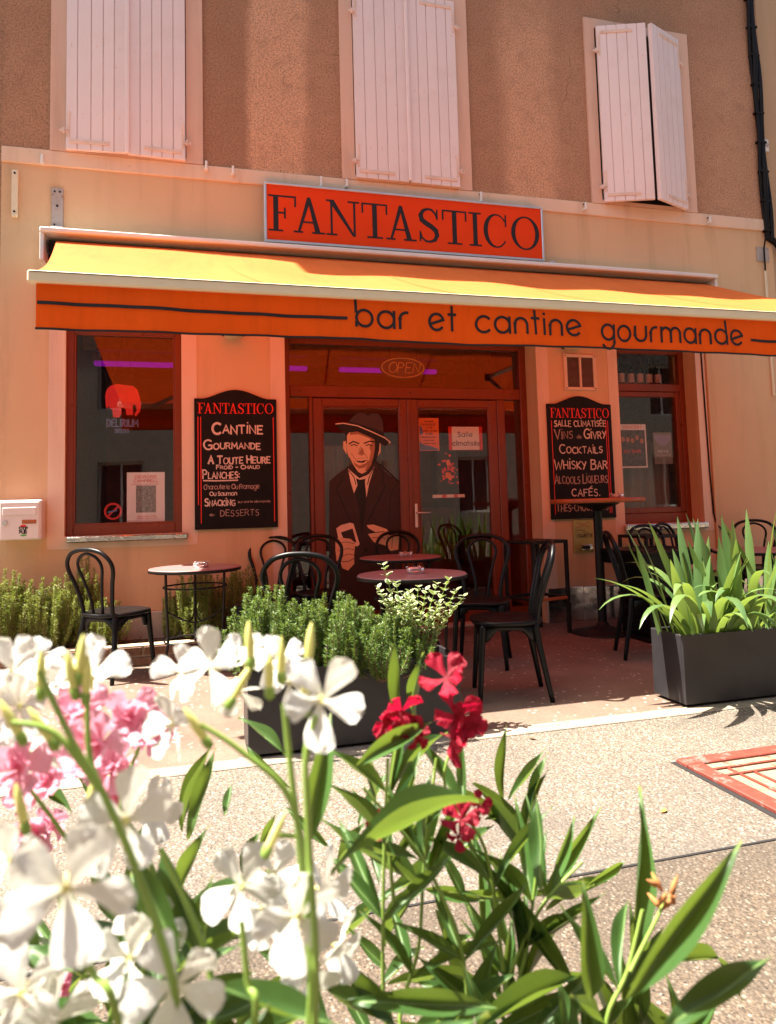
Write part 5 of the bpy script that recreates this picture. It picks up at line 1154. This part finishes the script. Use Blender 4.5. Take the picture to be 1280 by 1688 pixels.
# ================================================================== OLEANDERS IN THE FOREGROUND
WHITE=[
 ((0.069,0.405,1.024),0.10,0.35,0.20),
 ((0.011,0.524,1.023),-0.70,0.50,0.90),
 ((0.065,0.674,0.991),0.10,1.20,0.50),
 ((0.039,0.674,0.968),0.10,-0.90,0.10),
 ((-0.015,0.590,0.967),-1.20,-0.10,0.40),
 ((-0.036,0.429,0.964),0.15,0.30,0.00),
 ((-0.050,0.329,0.979),0.15,0.10,0.30),
 ((0.030,0.506,0.882),-0.20,0.30,0.70),
 ((0.054,0.405,0.911),0.10,0.10,0.10),
 ((0.092,0.545,0.852),1.30,0.30,0.50),
 ((-0.038,0.472,0.868),0.10,0.60,0.80),
 ((-0.010,0.416,0.882),0.30,0.20,0.20),
 ((-0.095,0.472,0.860),-0.10,0.20,0.60),
 ((-0.134,0.616,1.012),-0.30,0.90,0.20),
 ((-0.122,0.590,0.992),-0.20,0.20,0.90),
 ((-0.070,0.566,1.017),0.10,2.20,0.30),
 ((-0.127,0.644,0.943),0.10,-0.90,0.20),
 ((-0.031,0.644,0.888),0.90,0.40,0.20),
 ((0.065,0.644,0.820),0.30,0.90,0.20),
 ((-0.119,0.708,0.985),0.10,1.50,0.10),
 ((0.078,0.506,0.820),0.40,-0.30,0.50),
 ((0.050,0.590,0.821),0.60,0.50,0.90),
 ((-0.079,0.472,0.841),0.20,0.40,0.50),
 ((-0.031,0.545,0.839),0.20,0.90,0.30),
 ((0.047,0.708,0.990),-0.20,1.40,0.80),
 ((0.086,0.674,0.972),0.30,0.30,0.20),
 ((-0.010,0.674,0.989),-1.00,0.20,0.10),
 ((-0.128,0.674,1.007),0.20,1.00,0.60),
 ((-0.102,0.674,0.983),-0.10,0.90,0.20),
 ((0.087,0.745,0.980),0.40,1.60,0.40),
 ((0.111,0.590,0.783),0.90,0.20,0.30),
 ((-0.110,0.506,0.919),-0.60,0.30,0.50),
]
PINK=[
 ((-0.088,0.630,0.973),0.050),
 ((-0.066,0.576,0.964),0.050),
 ((-0.052,0.661,0.957),0.050),
 ((-0.044,0.778,0.909),0.050),
 ((-0.070,0.696,0.905),0.050),
 ((-0.103,0.778,0.884),0.050),
 ((-0.126,0.602,0.945),0.050),
 ((-0.124,0.696,0.901),0.050),
 ((-0.175,0.883,0.829),0.050),
 ((-0.155,0.827,0.811),0.050),
 ((-0.085,0.883,0.817),0.050),
 ((-0.137,0.883,0.627),0.050),
 ((-0.174,1.023,0.740),0.050),
]
RED=[
 ((0.255,0.721,0.950),0.058),
 ((0.263,0.721,0.911),0.058),
 ((0.259,0.721,0.890),0.052),
 ((0.276,0.721,0.904),0.043),
 ((0.205,0.721,0.922),0.049),
 ((0.186,0.721,0.913),0.037),
 ((0.213,0.721,0.901),0.037),
 ((0.266,0.721,0.806),0.046),
 ((0.286,0.721,0.817),0.031),
 ((0.222,0.721,0.894),0.031),
 ((0.180,0.721,0.814),0.028),
 ((0.262,0.721,0.790),0.031),
]
BUDS=[
 ((0.032,0.430,1.053),-0.05),
 ((0.067,0.430,1.050),0.10),
 ((0.050,0.430,1.043),0.00),
 ((0.043,0.430,1.035),0.00),
 ((-0.059,0.430,1.052),0.10),
 ((-0.079,0.430,1.046),0.00),
 ((-0.056,0.430,1.041),0.05),
 ((-0.064,0.430,1.044),-0.20),
 ((0.002,0.430,1.009),-0.60),
 ((-0.093,0.430,1.022),-0.50),
 ((-0.078,0.430,1.017),-0.60),
 ((0.026,0.430,1.030),0.60),
 ((0.045,0.430,0.945),0.50),
 ((-0.054,0.430,0.973),0.10),
 ((-0.088,0.430,0.977),-0.20),
 ((0.064,0.430,1.023),0.00),
]
LEAVES=[
 ((-0.009,0.552,0.825),(-0.038,0.531,0.900),0.0215),
 ((0.008,0.577,0.804),(-0.025,0.580,0.873),0.0215),
 ((-0.087,0.705,0.755),(-0.113,0.692,0.825),0.0215),
 ((-0.131,0.705,0.743),(-0.157,0.715,0.802),0.0215),
 ((-0.068,0.705,0.771),(-0.089,0.717,0.831),0.0215),
 ((-0.013,0.846,0.713),(0.015,0.794,0.806),0.0215),
 ((-0.042,0.793,0.744),(-0.032,0.739,0.846),0.0215),
 ((-0.092,0.634,0.776),(-0.132,0.664,0.785),0.0215),
 ((0.004,0.577,0.767),(0.042,0.557,0.796),0.0215),
 ((-0.073,0.705,0.752),(-0.041,0.679,0.801),0.0215),
 ((0.421,0.668,0.661),(0.473,0.714,0.817),0.0215),
 ((0.280,0.453,0.793),(0.380,0.451,0.884),0.0215),
 ((0.286,0.423,0.792),(0.392,0.443,0.807),0.0215),
 ((0.310,0.552,0.726),(0.307,0.550,0.822),0.0215),
 ((0.405,0.746,0.593),(0.290,0.761,0.760),0.0215),
 ((0.467,0.950,0.583),(0.538,0.904,0.714),0.0209),
 ((0.440,0.950,0.652),(0.494,0.968,0.747),0.0177),
 ((0.345,0.705,0.731),(0.362,0.741,0.812),0.0215),
 ((0.413,0.950,0.721),(0.424,0.953,0.821),0.0177),
 ((0.421,0.950,0.721),(0.497,0.982,0.771),0.0145),
 ((0.449,0.950,0.691),(0.497,0.973,0.769),0.0161),
 ((0.240,0.604,0.872),(0.101,0.567,0.850),0.0215),
 ((0.336,0.846,0.727),(0.196,0.876,0.650),0.0215),
 ((0.153,0.705,0.879),(0.235,0.714,0.910),0.0215),
 ((0.266,0.950,0.842),(0.257,0.924,0.958),0.0209),
 ((0.294,0.950,0.839),(0.284,0.888,0.944),0.0145),
 ((0.084,0.577,0.867),(0.111,0.606,0.960),0.0215),
 ((-0.006,0.846,0.773),(0.024,0.842,0.869),0.0215),
 ((-0.014,0.950,0.740),(0.025,0.979,0.832),0.0129),
 ((0.037,0.950,0.751),(0.048,1.000,0.771),0.0129),
 ((0.113,0.950,0.816),(0.056,0.978,0.862),0.0193),
 ((0.120,0.950,0.774),(0.067,1.006,0.819),0.0113),
 ((-0.057,0.950,0.850),(-0.067,0.936,0.909),0.0177),
 ((-0.062,0.950,0.840),(-0.072,0.990,0.866),0.0145),
 ((0.013,0.437,0.864),(0.081,0.434,0.831),0.0215),
 ((0.239,0.577,0.719),(0.114,0.612,0.727),0.0215),
 ((0.215,0.846,0.581),(0.364,0.891,0.482),0.0215),
 ((0.252,0.846,0.575),(0.341,0.798,0.557),0.0215),
 ((-0.022,0.577,0.884),(0.004,0.547,0.822),0.0215),
 ((-0.039,0.529,0.902),(-0.008,0.508,0.835),0.0215),
 ((0.004,0.634,0.768),(-0.055,0.676,0.844),0.0215),
 ((0.010,0.577,0.791),(0.014,0.571,0.862),0.0215),
 ((0.242,0.950,0.529),(0.195,0.967,0.581),0.0193),
 ((0.239,0.950,0.560),(0.287,0.924,0.648),0.0161),
 ((0.295,0.950,0.623),(0.381,0.951,0.593),0.0209),
 ((0.318,0.950,0.670),(0.349,0.935,0.602),0.0177),
 ((0.257,0.950,0.749),(0.306,0.930,0.650),0.0209),
 ((0.351,0.950,0.745),(0.426,0.961,0.674),0.0193),
 ((0.369,0.950,0.750),(0.442,0.961,0.631),0.0209),
 ((0.379,0.950,0.535),(0.396,1.004,0.635),0.0193),
 ((0.404,0.950,0.515),(0.355,0.974,0.597),0.0193),
 ((0.431,0.950,0.494),(0.407,1.007,0.632),0.0161),
 ((0.471,0.950,0.567),(0.596,0.997,0.573),0.0161),
 ((0.509,0.950,0.576),(0.639,1.015,0.576),0.0145),
 ((0.435,0.950,0.588),(0.581,0.973,0.575),0.0113),
 ((0.443,0.950,0.571),(0.314,0.905,0.638),0.0145),
 ((-0.139,0.950,0.778),(-0.208,0.998,0.798),0.0193),
 ((-0.112,0.950,0.782),(-0.141,1.012,0.837),0.0209),
 ((-0.102,0.950,0.773),(-0.154,1.004,0.818),0.0193),
 ((-0.145,0.950,0.786),(-0.220,0.959,0.855),0.0129),
 ((-0.178,0.950,0.722),(-0.223,0.978,0.737),0.0193),
 ((-0.087,0.846,0.725),(-0.037,0.811,0.686),0.0215),
 ((-0.157,0.950,0.631),(-0.199,0.994,0.656),0.0209),
 ((0.058,0.950,0.679),(0.082,0.960,0.723),0.0193),
 ((0.081,0.950,0.705),(0.098,0.921,0.758),0.0129),
 ((0.181,0.950,0.660),(0.209,0.892,0.747),0.0177),
 ((0.170,0.950,0.692),(0.118,0.997,0.734),0.0145),
 ((0.207,0.950,0.717),(0.267,1.015,0.757),0.0177),
 ((0.232,0.950,0.736),(0.204,0.895,0.819),0.0161),
 ((0.247,0.950,0.696),(0.208,0.990,0.748),0.0177),
 ((0.293,0.950,0.550),(0.223,0.938,0.511),0.0209),
 ((0.309,0.950,0.517),(0.352,0.904,0.580),0.0177),
 ((0.342,0.950,0.480),(0.302,0.923,0.609),0.0209),
 ((0.565,0.846,0.537),(0.695,0.877,0.503),0.0215),
 ((0.747,0.950,0.452),(0.826,1.000,0.346),0.0193),
 ((0.559,0.950,0.438),(0.437,0.889,0.528),0.0209),
 ((0.541,0.950,0.473),(0.576,0.965,0.408),0.0193),
 ((0.371,0.634,0.641),(0.314,0.594,0.704),0.0215),
 ((0.385,0.950,0.700),(0.471,0.979,0.652),0.0161),
 ((0.398,0.950,0.690),(0.314,0.928,0.665),0.0177),
 ((0.245,0.950,0.619),(0.189,1.001,0.541),0.0193),
 ((0.233,0.950,0.637),(0.229,1.014,0.663),0.0161),
 ((0.132,0.950,0.550),(0.072,0.951,0.589),0.0209),
 ((-0.065,0.634,0.749),(-0.112,0.679,0.712),0.0215),
 ((0.058,0.634,0.729),(0.004,0.617,0.728),0.0215),
 ((-0.122,0.846,0.635),(-0.082,0.796,0.703),0.0215),
 ((0.217,0.698,0.591),(0.322,0.708,0.655),0.0215),
 ((0.467,0.723,0.562),(0.430,0.676,0.719),0.0215),
 ((0.468,0.755,0.536),(0.444,0.723,0.649),0.0215),
 ((0.172,0.653,0.669),(0.114,0.645,0.745),0.0215),
 ((0.340,0.732,0.574),(0.421,0.744,0.616),0.0215),
 ((-0.121,0.874,0.586),(-0.041,0.832,0.654),0.0215),
 ((0.540,0.756,0.470),(0.429,0.708,0.639),0.0215),
 ((0.237,0.642,0.653),(0.371,0.675,0.661),0.0215),
 ((0.552,0.905,0.405),(0.498,0.881,0.528),0.0215),
 ((-0.134,0.715,0.678),(-0.126,0.761,0.707),0.0215),
 ((0.033,0.834,0.562),(0.127,0.880,0.594),0.0215),
 ((0.163,0.950,0.428),(0.006,0.934,0.552),0.0212),
 ((0.362,0.815,0.469),(0.213,0.811,0.564),0.0215),
 ((0.172,0.644,0.675),(0.097,0.646,0.726),0.0215),
 ((-0.067,0.823,0.564),(0.060,0.840,0.598),0.0215),
 ((0.038,0.695,0.643),(0.090,0.705,0.682),0.0215),
 ((0.462,0.930,0.364),(0.284,0.938,0.477),0.0215),
 ((0.028,0.652,0.671),(0.106,0.662,0.692),0.0215),
 ((0.219,0.936,0.453),(0.180,0.994,0.518),0.0215),
 ((-0.114,0.950,0.490),(-0.013,0.951,0.509),0.0215),
 ((0.533,0.739,0.505),(0.506,0.732,0.604),0.0215),
 ((0.347,0.653,0.609),(0.344,0.674,0.665),0.0215),
 ((-0.149,0.700,0.682),(-0.093,0.674,0.733),0.0215),
 ((0.534,0.791,0.463),(0.603,0.769,0.534),0.0215),
 ((-0.076,0.634,0.695),(-0.122,0.677,0.743),0.0215),
 ((0.391,0.701,0.537),(0.383,0.703,0.632),0.0215),
 ((0.138,0.811,0.556),(0.117,0.817,0.637),0.0215),
 ((0.595,0.825,0.402),(0.609,0.769,0.547),0.0215),
 ((-0.138,0.817,0.611),(-0.056,0.807,0.694),0.0215),
 ((0.335,0.693,0.566),(0.407,0.700,0.641),0.0215),
 ((0.043,0.690,0.636),(-0.005,0.643,0.747),0.0215),
 ((0.285,0.743,0.570),(0.424,0.755,0.596),0.0215),
 ((-0.179,0.781,0.629),(-0.243,0.796,0.715),0.0215),
 ((0.376,0.725,0.542),(0.435,0.680,0.630),0.0215),
 ((0.287,0.665,0.594),(0.247,0.676,0.694),0.0215),
 ((0.287,0.759,0.518),(0.412,0.756,0.548),0.0215),
 ((-0.076,0.711,0.641),(0.010,0.729,0.658),0.0215),
 ((0.306,0.743,0.540),(0.202,0.728,0.654),0.0215),
 ((0.258,0.727,0.580),(0.313,0.748,0.665),0.0215),
 ((0.300,0.723,0.597),(0.222,0.747,0.666),0.0215),
 ((-0.049,0.778,0.596),(-0.022,0.726,0.689),0.0215),
 ((-0.050,0.889,0.559),(-0.126,0.834,0.670),0.0215),
 ((-0.062,0.734,0.663),(-0.071,0.752,0.736),0.0215),
 ((0.223,0.801,0.548),(0.328,0.853,0.544),0.0215),
 ((-0.010,0.812,0.579),(-0.111,0.784,0.691),0.0215),
 ((-0.173,0.825,0.594),(-0.259,0.820,0.674),0.0215),
]
STEMS=[
 [(0.065,0.400,1.017),(0.059,0.400,0.995),(0.060,0.400,0.947),(0.061,0.400,0.854)],
 [(0.050,0.420,1.020),(0.053,0.420,0.986),(0.058,0.420,0.932),(0.061,0.420,0.841)],
 [(0.004,0.420,1.013),(0.026,0.420,0.996),(0.053,0.420,0.966),(0.064,0.420,0.905)],
 [(0.184,0.700,0.884),(0.176,0.700,0.755),(0.177,0.700,0.633)],
 [(-0.078,0.420,1.049),(-0.062,0.420,1.012),(-0.046,0.420,0.982),(-0.022,0.420,0.919),(-0.007,0.420,0.855)],
 [(-0.057,0.440,1.038),(-0.056,0.440,0.999),(-0.049,0.440,0.975)],
 [(-0.091,0.420,1.024),(-0.070,0.420,1.016),(-0.048,0.420,0.985)],
 [(0.407,0.620,0.746),(0.388,0.620,0.695),(0.363,0.620,0.647)],
 [(0.419,0.750,0.729),(0.364,0.750,0.686),(0.318,0.750,0.607),(0.327,0.750,0.569)],
 [(0.362,0.750,0.725),(0.348,0.750,0.651),(0.330,0.750,0.568)],
 [(0.251,0.750,0.861),(0.234,0.750,0.757),(0.225,0.750,0.673),(0.203,0.750,0.595)],
 [(0.269,0.750,0.871),(0.260,0.750,0.828),(0.303,0.750,0.759),(0.319,0.750,0.632)],
 [(0.211,0.750,0.896),(0.196,0.750,0.811),(0.200,0.750,0.714)],
 [(0.025,0.420,0.905),(0.028,0.420,0.873),(0.031,0.420,0.847)],
 [(-0.020,0.480,0.924),(-0.000,0.480,0.878),(0.009,0.480,0.848),(0.010,0.480,0.812)],
 [(-0.058,0.380,0.951),(-0.047,0.380,0.917),(-0.034,0.380,0.887)],
 [(0.159,0.700,0.859),(0.218,0.700,0.782),(0.253,0.700,0.696),(0.263,0.700,0.615)],
 [(0.325,0.780,0.639),(0.345,0.780,0.584)],
 [(0.420,0.600,0.764),(0.378,0.600,0.708)],
 [(-0.086,0.620,0.950),(-0.064,0.620,0.897),(-0.028,0.620,0.827)],
 [(-0.043,0.640,0.939),(-0.057,0.640,0.893),(-0.038,0.640,0.838)],
 [(-0.125,0.640,0.916),(-0.093,0.640,0.865),(-0.057,0.640,0.785)],
 [(0.071,0.500,0.910),(0.053,0.500,0.914)],
]
tr_ = thing('flower_trough','charcoal trough holding the oleanders in the foreground','planter',(.12,.56,0))
w = .016
obj('panel', MB().box(-.75,.95,-.20,-.20+w,.0,.46,.003).box(-.75,.95,.20-w,.20,.0,.46,.003).box(-.75,-.75+w,-.184,.184,0,.459,.003).box(.95-w,.95,-.184,.184,0,.459,.003), M['planter'], tr_, fix=True)
obj('soil', B(-.734,.934,-.184,.184,.01,.42), M['soil'], tr_)
def leaf_mesh(bend, fold, wave, name='leaf'):
    mb = MB(); n, m_ = 14, 4; v = []
    for i in range(n+1):
        t = i/n; hw = .5*(math.sin(math.pi*t**.85)**1.05 if 0 < t < 1 else 0); hw = max(hw,.012)
        for j in range(m_+1):
            s = (j/m_-.5)*2; y = s*hw
            z = bend*(t-t*t*1.0)*-1.0+abs(s)*hw*fold+wave*math.sin(t*9+s*2)*.02
            v.append((t,y,z))
    mb.add(v, [(i*(m_+1)+j,(i+1)*(m_+1)+j,(i+1)*(m_+1)+j+1,i*(m_+1)+j+1) for i in range(n) for j in range(m_)])
    return mb.mesh(name, M['ole'], True)
LEAFM = [leaf_mesh(b,f,w_) for b,f,w_ in ((-.20,.28,1.3),(-.36,.38,1.0),(.14,.25,1.4),(-.07,.5,1.2),(.28,.33,.9))]
def petal_mesh(mat, wide=.72, cup=.25, ruff=0):
    mb = MB(); n, m_ = 8, 6; v = []
    for i in range(n+1):
        t = i/n; hw = wide*.5*(.16+.84*math.sin(math.pi*min(1,t*.62))**1.5)*(1 if t < .8 else math.sqrt(max(0.02,1-((t-.8)/.2)**2*.92)))
        for j in range(m_+1):
            s = (j/m_-.5)*2; y = s*hw+.10*t*t-.03
            z = cup*t*t*.6-abs(s)**2*hw*.28*(1-t)+.10*s*hw*t+ruff*math.sin(s*5+t*8)*.05*t-.22*max(0,t-.6)**1.5
            v.append((t,y,z))
    mb.add(v, [(i*(m_+1)+j,(i+1)*(m_+1)+j,(i+1)*(m_+1)+j+1,i*(m_+1)+j+1) for i in range(n) for j in range(m_)])
    return mb.mesh('petal', mat, True)
PET = {'white':[petal_mesh(M['pwhite'],.78,.22,.8),petal_mesh(M['pwhite'],.66,.45,1.6),petal_mesh(M['pwhite'],.84,-.15,1.2)], 'pink':[petal_mesh(M['ppink'],.85,.5,1.6),petal_mesh(M['ppink'],.7,.8,1.8)], 'red':[petal_mesh(M['pred'],.8,.3,2.2),petal_mesh(M['pred'],.7,.7,2.8),petal_mesh(M['pred'],.8,-.2,2.5)]}
TUBE = {k: MB().lathe([(.012,-.62),(.03,-.58),(.045,-.3),(.085,-.03),(.09,.03),(.04,.02),(0,.0)],n=12).mesh('flower',[M[m_]],True) for k,m_ in (('white','throat'),('pink','ppink'),('red','pred'))}
def basis(nrm, spin):
    z = Vector(nrm).normalized(); x = z.orthogonal().normalized(); y = z.cross(x)
    x2 = x*math.cos(spin)+y*math.sin(spin); return x2, z.cross(x2), z
def flower(sh, kind, p, nrm, size, spin, rd):
    x, y, z = basis(nrm, spin); r_ = size*.5
    o = link('flower', TUBE[kind], sh); mm = Matrix((x*r_,y*r_,z*r_)).transposed().to_4x4(); mm.translation = Vector(p)-sh.location; o.matrix_local = mm
    sets = [(5,1.0,.22,0)] if kind != 'pink' else [(5,1.0,.30,0),(5,.78,.62,.6),(3,.5,1.0,.3)]
    if kind == 'red': sets = [(5,1.0,.35,0)]
    for n, sc_, tilt, off in sets:
        for k in range(n):
            a = 2*math.pi*k/n+off+rd.uniform(-.12,.12); tl = tilt+rd.uniform(-.30,.32); s = sc_*rd.uniform(.92,1.08)
            c = link('petal', PET[kind][rd.randrange(len(PET[kind]))], o)
            c.matrix_local = Matrix.Rotation(a,4,'Z') @ Matrix.Rotation(-tl,4,'Y') @ Matrix.Rotation(.28+rd.uniform(-.25,.25),4,'X') @ Matrix.Translation((.06,0,.02)) @ Matrix.Scale(s,4)
    return o
def put_leaf(sh, a, b, width, me, up=None, roll=0):
    a, b = Vector(a), Vector(b); x = b-a; L = x.length; x.normalize()
    u = Vector(up or (-.25,-.55,.8)); z = u-x*u.dot(x)
    if z.length < .05: z = x.orthogonal()
    z.normalize(); y = z.cross(x)
    if roll: z, y = z*math.cos(roll)+y*math.sin(roll), y*math.cos(roll)-z*math.sin(roll)
    o = link('leaf', me, sh); mm = Matrix((x*L,y*width,z*L*.8)).transposed().to_4x4(); mm.translation = a-sh.location; o.matrix_local = mm; return o
SH = {'white':thing('oleander_shrub','white-flowered oleander in the left foreground','shrub',(.0,.55,.42),0,'oleanders in the foreground'),
      'pink':thing('oleander_shrub','pink double-flowered oleander behind the white blooms at the left','shrub',(-.12,.66,.42),0,'oleanders in the foreground'),
      'red':thing('oleander_shrub','crimson-flowered oleander in the middle foreground','shrub',(.30,.66,.42),0,'oleanders in the foreground'),
      'green':thing('oleander_shrub','leafy oleander without open flowers at the lower right','shrub',(.50,.62,.42),0,'oleanders in the foreground')}
own = ['white','white','white','red','white','white','white','green','green','green','red','red','red','white','white','white','red','green','green','pink','pink','pink','white']
rd = random.Random(77); stem_pts = []
ends = {7,8,9,3,10,0,1,4,13,14,15,16,19,20,21}
for i,(s,k) in enumerate(zip(STEMS,own)):
    sh = SH[k]; pts = [Vector(p) for p in s]
    if i in ends:
        q = pts[-1]; root = Vector((sh.location.x+(q.x-sh.location.x)*.35+rd.uniform(-.03,.03), sh.location.y, .42)); pts += [q.lerp(root,.5)+Vector((0,0,.03)), root]
    path = spline(pts,6); stem_pts += [(p,k) for p in path[::2]]
    nn = len(path); r1 = .0013 if i not in ends else .0016
    obj('stem', MB().tube([p-sh.location for p in path],[r1+.0010*j/nn for j in range(nn)],8,False), M['olestem'], sh, True)
def nearest(p):
    return min(stem_pts, key=lambda q: (q[0]-p).length_squared)[1]
for i,(a,b,w_) in enumerate(LEAVES):
    k = nearest(Vector(a)); put_leaf(SH[k], a, b, w_*.86, LEAFM[i % 5], roll=rd.uniform(-.5,.5))
# whorls of three along the leafy stems
for i,lo,hi,n_ in ((3,.25,.8,2),(8,.2,.9,3),(9,.15,.9,3),(10,.3,.95,2),(11,.35,.95,2),(12,.3,.95,2),(16,.15,.95,2),(7,.5,.9,1)):
    path = spline(STEMS[i],6); sh = SH[own[i]]
    for q in range(n_):
        f = (lo+(hi-lo)*(q+.5)/n_)*(len(path)-1); p = path[int(f)]; tg = (path[max(0,int(f)-1)]-path[min(len(path)-1,int(f)+1)]).normalized()
        for j in range(3):
            a = j*2.094+q*1.05+rd.uniform(-.3,.3); e = tg.orthogonal().normalized(); e = e*math.cos(a)+tg.cross(e)*math.sin(a)
            if e.y < -.2: e.y *= -.5
            d_ = (tg*rd.uniform(.5,1.0)+e).normalized(); L = rd.uniform(.075,.115)
            put_leaf(sh, p, p+d_*L, rd.uniform(.010,.014), LEAFM[rd.randrange(5)], up=(-.2,-.3,.9), roll=rd.uniform(-.5,.5))
# more whorls down the stems, mostly below the picture
for i,(s,k) in enumerate(zip(STEMS,own)):
    if i not in ends: continue
    q = Vector(s[-1]); sh = SH[k]
    for lv in range(3):
        p = q+Vector((0,0,-.07-.06*lv))
        for j in range(3):
            a = rd.uniform(0,.6)+j*2.1+lv; L = rd.uniform(.09,.13)
            d_ = Vector((math.cos(a)*.8,math.sin(a)*.8,rd.uniform(.0,.35))).normalized()
            if d_.y < -.35: d_.y *= -.6
            put_leaf(sh, p, p+d_*L, .02, LEAFM[rd.randrange(5)], up=(0,0,1))
for p,nx,nz,sp_ in WHITE:
    v = Vector(p)-Vector((0,0,1.13)); v.normalize()
    flower(SH['white'],'white',p,(nx,-1,nz),.051,sp_*3,rd)
for p,d in PINK:
    flower(SH['pink'],'pink',p,(rd.uniform(-.5,.5),-1,rd.uniform(-.1,.9)),d*1.0,rd.uniform(0,6),rd)
for p,d in RED:
    flower(SH['red'],'red',p,(rd.uniform(-.9,.9),-1,rd.uniform(-.4,1.2)),d*.95,rd.uniform(0,6),rd)
budm = MB().lathe([(.0,0),(.07,.05),(.11,.25),(.13,.5),(.10,.75),(.04,.95),(0,1)],n=8).mesh('bud',[M['bud']],True)
sepm = MB().lathe([(.0,-.08),(.13,.0),(.15,.16),(.10,.24)],n=6).mesh('sepal',[M['olestem']],True)
for p,ln in BUDS:
    x,y,z = basis((ln,-.05,1),0); s = .027; o = link('bud',budm,SH['white']); mm = Matrix((x*s*.8,y*s*.8,z*s)).transposed().to_4x4(); mm.translation = Vector(p)-z*s*.5-SH['white'].location; o.matrix_local = mm
    link('sepal',sepm,o)
tip = Vector(STEMS[18][0])
for k in range(9):
    d_ = Vector((rd.uniform(-.8,.8),rd.uniform(-.5,.5),rd.uniform(.3,1))).normalized(); p = tip+Vector((rd.uniform(-.012,.012),0,rd.uniform(-.012,.012)))
    obj('spent_bud', MB().tube([p-SH['green'].location,p+d_*.008-SH['green'].location,p+d_*.018-SH['green'].location],[.0012,.0030,.0006],6), M['deadbud'], SH['green'], True)
